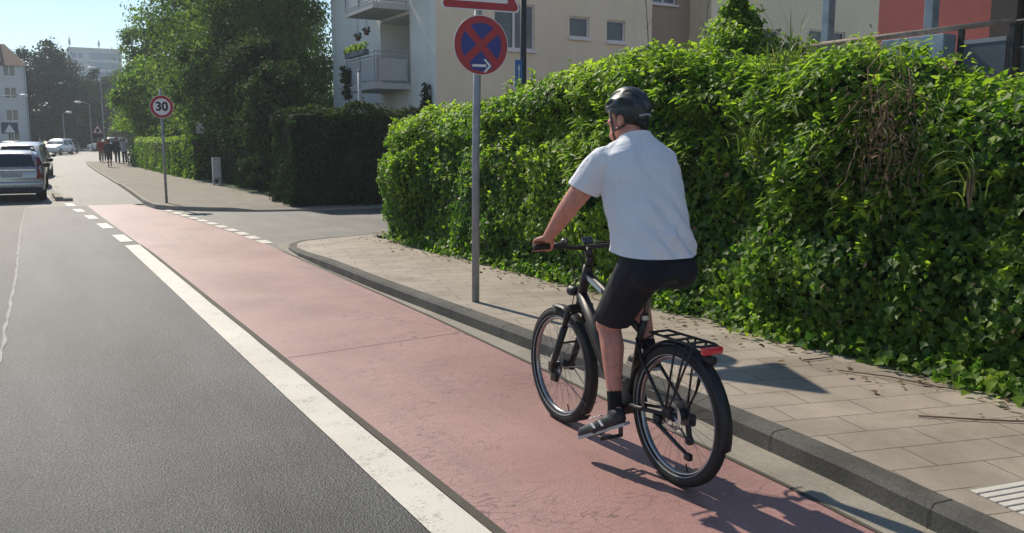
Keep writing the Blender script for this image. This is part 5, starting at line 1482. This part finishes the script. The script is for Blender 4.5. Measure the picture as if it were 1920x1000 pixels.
# torso under the clothes
loft(body, [ell_ring((2.69, 2.86, 1.05), .12, .10), ell_ring((2.69, 2.85, 1.12), .17, .13), ell_ring((2.69, 2.90, 1.28), .175, .13), ell_ring((2.69, 2.98, 1.45), .19, .13), ell_ring((2.69, 3.03, 1.58), .185, .11), ell_ring((2.69, 3.05, 1.66), .10, .085), ell_ring((2.69, 3.06, 1.69), .07, .07)])
limb(body, [((2.69, 3.04, 1.64), .082), ((2.688, 3.07, 1.72), .073), ((2.686, 3.10, 1.79), .067)])      # neck
limb(body, [((2.60, 3.05, 1.66), .05), ((2.69, 3.055, 1.72), .06), ((2.78, 3.05, 1.66), .05)])              # trapezius
M = Matrix.Rotation(HYAW, 3, 'Z')
ellipsoid(body, hp(0, -.012, .025), (.077, .097, .105), 24, 16, M)                                        # skull
ellipsoid(body, hp(0, .035, -.055), (.060, .062, .075), 20, 14, M)                                        # face
ellipsoid(body, hp(0, .075, -.105), (.030, .025, .025), 14, 10, M)                                        # chin
limb(body, [(hp(0, .092, .005), .010), (hp(0, .112, -.03), .013), (hp(0, .100, -.04), .012)])             # nose
ellipsoid(body, hp(0, .092, -.074), (.024, .011, .008), 12, 8, M); ellipsoid(body, hp(0, .090, -.087), (.021, .011, .009), 12, 8, M)
for s in (1, -1):
    ellipsoid(body, hp(s * .028, .086, .018), (.020, .012, .009), 12, 8, M)                                # brow
    ellipsoid(body, hp(s * .045, .066, -.03), (.022, .020, .018), 12, 8, M)                                # cheek
    ellipsoid(body, hp(s * .080, -.012, -.022), (.010, .020, .033), 14, 10, M @ Matrix.Rotation(R(s * -12), 3, 'Z'))  # ear
    limb(body, [(hp(s * .058, .01, -.07), .02), (hp(s * .03, .07, -.10), .02)])                            # jaw
# arms with hands
for s, sh, el, wr in ((-1, shL, elL, wrL), (1, shR, elR, wrR)):
    limb(body, [(sh, .070), (sh.lerp(el, .45), .066), (el, .054), (el.lerp(wr, .22), .054), (el.lerp(wr, .6), .043), (wr, .031)])
    cx = 2.37 if s < 0 else 3.01
    kn = []
    for i, o in enumerate((-.036, -.012, .012, .036)):
        x = cx + o; ln = (.92, 1.06, 1.0, .86)[i if s < 0 else 3 - i]
        k0 = Vector((x, 3.448, 1.176)); k1 = Vector((x * .9 + cx * .1 + .0, 3.448 + .034 * ln, 1.166)); k2 = Vector((x * .92 + cx * .08, 3.448 + .040 * ln, 1.132)); k3 = Vector((x * .92 + cx * .08, 3.448 + .018, 1.112))
        limb(body, [(wr + Vector((o * .5, .01, -.004)), .017), (k0, .0125)])
        limb(body, [(k0, .0115), (k1, .0105), (k2, .0095), (k3, .0085)])
    ti = -s
    limb(body, [(wr + Vector((ti * .022, .012, -.006)), .016), (Vector((cx + ti * .050, 3.425, 1.158)), .0135), (Vector((cx + ti * .058, 3.452, 1.118)), .011), (Vector((cx + ti * .040, 3.474, 1.108)), .0095)])
# legs
for hip, knee, ank, s in ((hipL, kneeL, ankL, -1), (hipR, kneeR, ankR, 1)):
    limb(body, [(hip + Vector((0, .02, .01)), .085), (hip.lerp(knee, .5), .086), (knee + (hip - knee) * .06, .070), (knee + Vector((0, .012, 0)), .066)])
    d = (ank - knee); back = Vector((0, -1, 0)) - d.normalized() * d.normalized().dot(Vector((0, -1, 0)))
    limb(body, [(knee, .064), (knee + d * .28 + back * .018, .065), (knee + d * .55 + back * .008, .053), (knee + d * .85, .038), (ank, .036)])
    limb(body, [(knee + d * .18 + back * .030, .045), (knee + d * .36 + back * .030, .046), (knee + d * .62 + back * .012, .036)])   # calf muscle
footL = (Vector((2.548, 2.935, .262)), Vector((2.500, 3.072, .188)), Vector((2.470, 3.160, .148)))
footR = (Vector((2.80, 2.985, .525)), Vector((2.820, 3.12, .505)), Vector((2.830, 3.215, .500)))
for ank, (he, ba, to) in ((ankL, footL), (ankR, footR)):
    limb(body, [(ank, .034), (he, .030), (ba, .026), (to, .020)])
body = fuse(body, .0058, 5, .5)
obj('body', body, m_skin, cyc, True, CO)

# t-shirt
sh_ = B()
tl = R(-12)
RG = [((2.690, 2.862, 1.02), .206, .172, R(-16)), ((2.690, 2.872, 1.10), .208, .172, R(-16)), ((2.690, 2.878, 1.17), .210, .172, R(-16)), ((2.690, 2.900, 1.25), .207, .166, R(-16)), ((2.690, 2.93, 1.34), .205, .161, R(-16)), ((2.690, 2.965, 1.44), .212, .157, R(-18)), ((2.690, 3.0, 1.54), .219, .148, R(-20)), ((2.690, 3.03, 1.62), .208, .128, R(-22)), ((2.690, 3.045, 1.665), .160, .105, R(-24)), ((2.690, 3.05, 1.703), .105, .086, R(-24)), ((2.690, 3.055, 1.73), .083, .080, R(-24))]
loft(sh_, [ell_ring(c, a, b, 36, R(-4), t_, 2.5) for c, a, b, t_ in RG])
limb(sh_, [((2.57, 3.05, 1.645), .062), ((2.64, 3.055, 1.69), .048)]); limb(sh_, [((2.81, 3.05, 1.645), .062), ((2.74, 3.055, 1.69), .048)])
for sh, el in ((shL, elL), (shR, elR)):
    limb(sh_, [(sh + Vector((.0, -.005, -.01)), .092), (sh.lerp(el, .35), .092), (sh.lerp(el, .62), .090), (sh.lerp(el, .80), .086)])
sh_ = fuse(sh_, .0065, 6, .5)
# cut the sleeve ends and hem flat
for sh, el in ((shL, elL), (shR, elR)):
    d = (el - sh).normalized(); pc = sh.lerp(el, .66); d = (d + Vector((0, 0, -.45))).normalized()
    ge = [f for f in sh_.verts if (f.co - pc).length < .13] 
    fs = list({f for v in ge for f in v.link_faces}); es = list({e for f in fs for e in f.edges})
    bmesh.ops.bisect_plane(sh_, geom=ge + es + fs, plane_co=pc, plane_no=d, clear_outer=True)
bmesh.ops.bisect_plane(sh_, geom=sh_.verts[:] + sh_.edges[:] + sh_.faces[:], plane_co=(2.69, 2.88, 1.15), plane_no=(0, .10, -1), clear_outer=True)
bmesh.ops.recalc_face_normals(sh_, faces=sh_.faces[:])
sh_.normal_update()
CV = Vector
CREASE = [(CV((2.83, 2.84, 1.46)), CV((2.66, 2.70, 1.19)), .013, .017), (CV((2.87, 2.86, 1.36)), CV((2.74, 2.72, 1.16)), .012, .012),
          (CV((2.53, 2.90, 1.45)), CV((2.58, 2.73, 1.20)), .012, .013), (CV((2.50, 2.95, 1.40)), CV((2.52, 2.80, 1.19)), .011, .013), (CV((2.56, 2.92, 1.52)), CV((2.66, 2.80, 1.34)), .014, .010),
          (CV((2.56, 2.98, 1.60)), CV((2.50, 2.99, 1.46)), .012, .012), (CV((2.84, 2.92, 1.58)), CV((2.80, 2.84, 1.40)), .015, .009), (CV((2.60, 2.74, 1.27)), CV((2.74, 2.71, 1.24)), .012, .009),
          (CV((2.48, 3.10, 1.62)), CV((2.44, 3.11, 1.50)), .010, .009), (CV((2.50, 3.02, 1.54)), CV((2.42, 3.08, 1.50)), .010, .010)]
nrm = [v.normal.copy() for v in sh_.verts]
for v, n_ in zip(sh_.verts, nrm):
    p = v.co; lo = max(0, min(1, (1.52 - p.z) / .35))
    q = Vector((p.x * 1.0 + p.z * .62, p.y * .6, p.z * .55 - p.x * .5))
    w = mnoise.noise(q * 7.5 + Vector((4, 2, 0))) * .013 + mnoise.noise(q * 15 + Vector((1, 7, 3))) * .007
    fold = math.sin((p.x * .75 + p.z * .60) * 62 + 2.2 * mnoise.noise(p * 4)) * .0095 * lo * (p.y < 2.99) * max(0, min(1, (p.x - 2.50) / .1))
    ring_ = .003 * math.sin(p.z * 70 + 3 * mnoise.noise(p * 5)) * math.exp(-((p.z - 1.20) / .05) ** 2)
    hz = max(0, min(1, (p.z - 1.16) / .06)); w *= .35 + .65 * hz
    for a_, b_, wd, am in CREASE:
        ab = b_ - a_; tq = max(0, min(1, (p - a_).dot(ab) / ab.length_squared)); dd = (p - a_ - ab * tq).length / wd
        if dd < 3: w += hz * am * math.exp(-dd * dd) * math.sin(math.pi * min(1, max(0, .12 + tq * .76)))
    flare = .010 * max(0, (1.20 - p.z) / .05)
    v.co = p + n_ * (w * (.45 + .75 * lo) + fold + ring_ + flare)
tee = obj('t_shirt', sh_, m_white_cloth, cyc, True, CO)
bm = B(); ring = ell_ring((2.690, 3.056, 1.727), .082, .079, 40, R(-4), R(-24), 2.3); tube(bm, ring + ring[:2], .0075, 8, False, flat=1.0); obj('collar', bm, m_white_cloth, tee, True, CO)

# shorts
so = B()
loft(so, [ell_ring((2.69, 2.835, 1.020), .160, .125, 32), ell_ring((2.69, 2.835, 1.05), .186, .152, 32), ell_ring((2.69, 2.845, 1.11), .188, .148, 32), ell_ring((2.69, 2.870, 1.16), .170, .132, 32, 0, R(-14)), ell_ring((2.69, 2.88, 1.205), .150, .115, 32, 0, R(-14))])
for hip, knee in ((hipL, kneeL), (hipR, kneeR)):
    a = hip.lerp(knee, .92)
    limb(so, [(hip + Vector((0, 0, -.01)), .126), (hip.lerp(knee, .45), .116), (hip.lerp(knee, .74), .106), (a, .100)])
for s in (1, -1): ellipsoid(so, (2.69 + s * .086, 2.785, 1.06), (.112, .104, .096))
so = fuse(so, .009, 5, .5)
for hip, knee, q in ((hipL, kneeL, .92), (hipR, kneeR, .80)):
    d = (knee - hip).normalized(); d2 = (d * .75 + Vector((0, -.15, -.5))).normalized(); pc = hip.lerp(knee, q)
    ge = [v for v in so.verts if (v.co - pc).length < .16]; fs = list({f for v in ge for f in v.link_faces}); es = list({e for f in fs for e in f.edges})
    bmesh.ops.bisect_plane(so, geom=ge + es + fs, plane_co=pc, plane_no=d2, clear_outer=True)
so.normal_update(); nrm = [v.normal.copy() for v in so.verts]
for v, n_ in zip(so.verts, nrm):
    p = v.co; v.co = p + n_ * (mnoise.noise(Vector((p.x * 9, p.y * 14, p.z * 9))) * .004)
obj('shorts', so, m_shorts, cyc, True, CO)

# socks, shoes
for ank, knee, (he, ba, to), lab in ((ankL, kneeL, footL, 1), (ankR, kneeR, footR, 2)):
    bm = B(); up = ank + (knee - ank) * .16
    limb(bm, [(up, .0405), (ank + (knee - ank) * .05, .0405), (ank + Vector((0, -.005, -.03)), .042)])
    obj('sock', fuse(bm, .006, 3), m_sock, cyc, True, CO)
    bm = B(); f = (to - he).normalized(); side = Vector((f.y, -f.x, 0)).normalized(); upv = side.cross(f).normalized()
    if upv.z < 0: upv = -upv
    e = to + f * .030; hh = he - f * .040
    limb(bm, [(he + upv * .016, .040), (he.lerp(ba, .5) + upv * .012, .042), (ba + upv * .002, .040), (to - upv * .002, .033), (e - f * .012 - upv * .008, .026)])
    limb(bm, [(ba - side * .012, .033), (ba + side * .012, .033)])
    limb(bm, [(ank + Vector((0, 0, -.035)), .043), (he + upv * .03, .042)])
    s_ = fuse(bm, .006, 4)
    shoe = obj('shoe', s_, mat('shoe_upper', (.020, .021, .023), .5, var=.4, scale=30), cyc, True, CO)
    bm = B()
    pts = []
    for q, w in ((0, .030), (.12, .037), (.35, .036), (.6, .044), (.8, .043), (.93, .033), (1.0, .012)):
        pts.append((q, w * .84))
    Lw = (e - hh).length + .022; out = [hh + f * (Lw * q) + side * w for q, w in pts] + [hh + f * (Lw * q) - side * w for q, w in reversed(pts)]
    out = [o_ - upv * .030 for o_ in out]
    prism(bm, out, upv * .016); obj('sole', bm, mat('shoe_sole', (.42, .42, .41), .6), shoe, False, CO)
    for sd_ in (-1, 1):
        for q in (.30, .52):
            bm = B(); c = he.lerp(to, q) + side * sd_ * .041 + upv * .004
            prism(bm, [c, c + f * .012, c + f * .036 + upv * .034 - side * sd_ * .012, c + f * .022 + upv * .034 - side * sd_ * .012], side * sd_ * .006); obj('stripe', bm, m_signwhite, shoe, False, CO)
    bm = B()
    for q in (.45, .56, .67): tube(bm, [he.lerp(to, q) + upv * .052 - side * .022, he.lerp(to, q) + upv * .058, he.lerp(to, q) + upv * .052 + side * .022], .004, 6)
    obj('laces', bm, m_signwhite, shoe, False, CO)
# hair below the helmet
bm = B()
bmt = B(); ellipsoid(bmt, hp(0, -.016, .018), (.0805, .0995, .106), 32, 24, M)
for f in [f for f in bmt.faces if (M.inverted() @ (f.calc_center_median() - HC)).z < -.055 or (M.inverted() @ (f.calc_center_median() - HC)).y > .02 and (M.inverted() @ (f.calc_center_median() - HC)).z < .05]: bmt.faces.remove(f)
obj('hair', bmt, m_hair, cyc, True, CO); bm.free()
# eyes
for s in (1, -1):
    bm = B(); ellipsoid(bm, hp(s * .028, .0815, .003), (.0115, .0115, .0105), 14, 10); e_ = obj('eye', bm, m_signwhite, cyc, True, CO)
    bm = B(); ellipsoid(bm, hp(s * .028, .090, .003), (.0055, .0045, .0055), 12, 8); obj('iris', bm, m_signblack, e_, True, CO)
# helmet: vented shell over a dark liner
def helmet_bm(sc, vent):
    bm = B(); nu, nv = 132, 44; rows = []; msk = {}
    for j in range(nv + 1):
        row = []
        for i in range(nu):
            a = 2 * math.pi * i / nu; yy = math.sin(a); xx = math.cos(a)
            zlow = -.25 + .10 * max(0, yy) - .42 * max(0, -yy) ** 1.5 + .0
            e0 = math.asin(max(-.95, min(.95, zlow))); e = e0 + (math.pi / 2 - e0) * j / nv
            x, y, z = .0945 * math.cos(e) * xx, (.122 if yy > 0 else .121) * math.cos(e) * yy, .108 * math.sin(e)
            lat = math.degrees(math.atan2(x, z + .03)); m = 0.0
            if vent:
                for c, w, y0, y1 in ((0, 7, -.085, .02), (0, 7, .045, .11), (27, 7.5, -.10, -.01), (-27, 7.5, -.10, -.01), (25, 7, .015, .10), (-25, 7, .015, .10), (55, 8.5, -.085, .0), (-55, 8.5, -.085, .0), (54, 7, .03, .085), (-54, 7, .03, .085)):
                    du = abs(lat - c) / w; mid = (y0 + y1) / 2; dv = abs(y - mid) / ((y1 - y0) / 2)
                    m = max(m, 1 - max(du ** 2 + dv ** 4, 0))
                m = max(0, min(1, m * 2.2))
            rid = .006 * math.cos(math.radians(lat) * 6.6) if vent and z > .0 else 0
            k_ = sc * (1 - .17 * m) 
            p = Vector((x, y, z)) * k_ + Vector((x, y, z)).normalized() * rid
            v = bm.verts.new(hp(0, -.008, .038) + M @ p); msk[v] = m; row.append(v)
        rows.append(row)
    for j in range(nv):
        for i in range(nu):
            q = (rows[j][i], rows[j][(i + 1) % nu], rows[j + 1][(i + 1) % nu], rows[j + 1][i])
            f = bm.faces.new(q); f.material_index = 1 if sum(msk[v] for v in q) / 4 > .35 else 0
    bmesh.ops.remove_doubles(bm, verts=bm.verts[:], dist=.0004)
    return bm
m_helm = mat('helmet_shell', (.020, .034, .037), .38, var=.2, coat=.12)
hm = obj('helmet', helmet_bm(1.04, True), [m_helm, m_blackm], cyc, True, CO)
obj('liner', helmet_bm(.965, False), m_blackm, hm, True, CO)
bm = B()
for s in (1, -1):
    tube(bm, [hp(s * .082, .055, .03), hp(s * .080, .035, -.045), hp(s * .060, .040, -.105), hp(s * .02, .055, -.132), hp(0, .06, -.136)], .0045, 6, flat=1.6)
    tube(bm, [hp(s * .070, -.085, -.01), hp(s * .084, -.03, -.055), hp(s * .078, .033, -.075)], .0045, 6, flat=1.6)
obj('strap', bm, m_blackm, hm, True, CO)
bm = B(); tube(bm, [hp(0, -.105, -.045), hp(0, -.122, -.047)], [.026, .024], 18); ellipsoid(bm, hp(0, -.100, -.03), (.055, .018, .028), 16, 10, M); obj('fit_dial', bm, m_blackm, hm, True, CO)
bm = B(); tube(bm, [hp(-.05, -.112, .0), hp(-.02, -.127, .008), hp(.02, -.127, .008), hp(.05, -.112, .0)], .006, 8); obj('rear_rim', bm, m_plasticgrey, hm, True, CO)

# ------------------------------------------------------------------ far pedestrians
def pedestrian(label, x, y, rz, hgt, top, legs, phase, arms='down', shorts=False, hair=m_hair):
    x, y = WP(x, y); k = hgt / 1.75; loc = Vector((x, y, gz(y) + .06))
    t = thing('person', label, 'person', loc, rz, 'pedestrians walking away down the far pavement')
    S = lambda *a: Vector(a) * k
    st = .16 * phase
    hips = [S(-.09, 0, .92), S(.09, 0, .92)]; knees = [S(-.09, .05 + st, .50), S(.09, .05 - st, .50)]
    anks = [S(-.09, st * 1.7 - .02, .09 + max(0, -st) * .3), S(.09, -st * 1.7 - .02, .09 + max(0, st) * .3)]
    sh = [S(-.19, 0, 1.42), S(.19, 0, 1.42)]
    if arms == 'push': el = [S(-.24, .12, 1.18), S(.24, .12, 1.18)]; wr = [S(-.2, .35, 1.05), S(.26, .35, 1.05)]
    else: el = [S(-.25, -.04 - st * .6, 1.14), S(.25, -.04 + st * .6, 1.14)]; wr = [S(-.26, .05 - st * .9, .88), S(.26, .05 + st * .9, .88)]
    bm = B(); loft(bm, [ell_ring(S(0, 0, .88), .15 * k, .11 * k, 18), ell_ring(S(0, 0, 1.1), .14 * k, .10 * k, 18), ell_ring(S(0, 0, 1.35), .18 * k, .11 * k, 18), ell_ring(S(0, 0, 1.47), .11 * k, .08 * k, 18)])
    limb(bm, [(S(0, 0, 1.45), .055 * k), (S(0, .01, 1.56), .05 * k)]); ellipsoid(bm, S(0, .01, 1.645), (.075 * k, .092 * k, .11 * k)); ellipsoid(bm, S(0, .105, 1.63), (.012 * k, .016 * k, .02 * k), 8, 6)
    for i in (0, 1):
        limb(bm, [(sh[i], .055 * k), (el[i], .042 * k), (wr[i], .03 * k)]); d = (wr[i] - el[i]).normalized()
        for o in (-.024, -.008, .008, .024): limb(bm, [(wr[i] + Vector((0, o, 0)) * k * .6, .016 * k), (wr[i] + d * .09 * k + Vector((0, o, 0)) * k, .011 * k), (wr[i] + d * .15 * k + Vector((.012 * (1 if i == 0 else -1), o, 0)) * k, .008 * k)])
        limb(bm, [(wr[i] + d * .02 * k, .014 * k), (wr[i] + d * .08 * k + Vector((0, .045, 0)) * k, .010 * k)])
        limb(bm, [(hips[i], .085 * k), (knees[i], .058 * k), (anks[i], .036 * k)]); limb(bm, [(anks[i] + S(0, -.02, -.03), .035 * k), (anks[i] + S(0, .14, -.05), .03 * k)])
    obj('body', fuse(bm, .016, 2), m_skin, t, True)
    bm = B(); loft(bm, [ell_ring(S(0, 0, .82), .19 * k, .14 * k, 18), ell_ring(S(0, 0, 1.1), .18 * k, .135 * k, 18), ell_ring(S(0, 0, 1.35), .205 * k, .135 * k, 18), ell_ring(S(0, 0, 1.49), .10 * k, .085 * k, 18)])
    for i in (0, 1): limb(bm, [(sh[i], .078 * k), (el[i], .062 * k), (el[i].lerp(wr[i], .75), .048 * k)])
    obj('jacket', fuse(bm, .018, 2), top, t, True)
    bm = B(); q = .95 if shorts else 1.0
    ellipsoid(bm, S(0, 0, .9), (.175 * k, .13 * k, .14 * k))
    for i in (0, 1):
        ch = [(hips[i], .105 * k), (knees[i], .078 * k)]
        if not shorts: ch.append((anks[i], .058 * k))
        limb(bm, ch)
    obj('trousers' if not shorts else 'shorts', fuse(bm, .018, 2), legs, t, True)
    bm = B(); ellipsoid(bm, S(0, -.012, 1.672), (.085 * k, .098 * k, .10 * k)); obj('hair', bm, hair, t, True)
    for i in (0, 1):
        bm = B(); limb(bm, [(anks[i] + S(0, -.03, -.035), .045 * k), (anks[i] + S(0, .08, -.045), .042 * k), (anks[i] + S(0, .15, -.055), .03 * k)]); obj('shoe', fuse(bm, .014, 2), m_blackm, t, True)
    return t
c_red = mat('red_jacket', (.26, .035, .035), .8); c_khaki = mat('khaki_cloth', (.22, .18, .12), .9); c_dk = mat('charcoal_cloth', (.025, .028, .03), .9)
c_navy = mat('navy_cloth', (.018, .022, .035), .9); c_pale = mat('pale_blue_cloth', (.30, .34, .40), .9); c_green = mat('dark_green_cloth', (.05, .06, .045), .9)
pedestrian('walker in a red jacket and khaki trousers at the left of the far group', 5.20, 64, R(-8), 1.72, c_red, c_khaki, .8)
pedestrian('walker in a red jacket half hidden behind the nearest dark walker', 5.62, 65, R(-8), 1.7, c_red, c_green, -.7)
pedestrian('walker in charcoal top and black shorts nearest in the far group', 4.82, 54, R(-8), 1.70, c_green, c_dk, .9, shorts=True)
pedestrian('walker all in dark navy right of the nearest walker', 5.95, 61, R(-8), 1.82, c_navy, c_dk, -.8)
pedestrian('walker in a pale blue top pushing a bicycle', 6.35, 60.5, R(-8), 1.75, c_pale, c_navy, .6, 'push')

# ------------------------------------------------------------------ the air
t_ = bpy.data.materials.new('haze_air'); t_.use_nodes = True; n_ = t_.node_tree.nodes; n_.clear()
pv = n_.new('ShaderNodeVolumePrincipled'); pv.inputs['Color'].default_value = (.80, .90, 1.0, 1); pv.inputs['Density'].default_value = .0008; pv.inputs['Anisotropy'].default_value = .35
ot = n_.new('ShaderNodeOutputMaterial'); t_.node_tree.links.new(pv.outputs[0], ot.inputs['Volume'])
bm = B(); box(bm, (-300, -70, -1.1), (300, 420, 45))
props(obj('haze', bm, t_), kind='stuff', label='thin pale summer haze hanging over the far end of the street', cat='haze')

# ------------------------------------------------------------------ camera, sun, sky
f = 1620.; pitch = math.atan(230 / f); yaw = math.atan(930 / f * math.cos(pitch))
cd = bpy.data.cameras.new('camera'); cam = bpy.data.objects.new('camera', cd); COL.objects.link(cam)
cam.location = (0, 0, 1.7); cam.rotation_euler = (math.pi / 2 - pitch, 0, -yaw)
cd.sensor_width = 36; cd.lens = f / 1920 * 36; cd.clip_end = 6000; cd.clip_start = .05
SC.camera = cam
EL = R(42.0); AZ = R(-6.3)        # azimuth clockwise from +Y
sv = Vector((math.sin(AZ) * math.cos(EL), math.cos(AZ) * math.cos(EL), math.sin(EL)))
sd = bpy.data.lights.new('sun', 'SUN'); sd.energy = 4.6; sd.angle = R(.5); sd.color = (1.0, .90, .74)
so_ = bpy.data.objects.new('sun', sd); COL.objects.link(so_); so_.rotation_euler = (-sv).to_track_quat('-Z', 'Y').to_euler(); so_.location = sv * 60
w = bpy.data.worlds.new('World'); SC.world = w; w.use_nodes = True
nt = w.node_tree; nt.nodes.clear()
sk = nt.nodes.new('ShaderNodeTexSky'); sk.sky_type = 'NISHITA'; sk.sun_disc = False; sk.sun_elevation = EL; sk.sun_rotation = AZ; sk.air_density = 1.0; sk.dust_density = 0.0; sk.ozone_density = 1.5
bg = nt.nodes.new('ShaderNodeBackground'); bg.inputs['Strength'].default_value = .115
o = nt.nodes.new('ShaderNodeOutputWorld'); nt.links.new(sk.outputs[0], bg.inputs[0]); nt.links.new(bg.outputs[0], o.inputs[0])
vs = SC.view_settings; vs.view_transform = 'Standard'; vs.look = 'None'; vs.gamma = 1; vs.exposure = 0.2; vs.use_curve_mapping = False
SC.cycles.max_bounces = 6; SC.cycles.transparent_max_bounces = 8
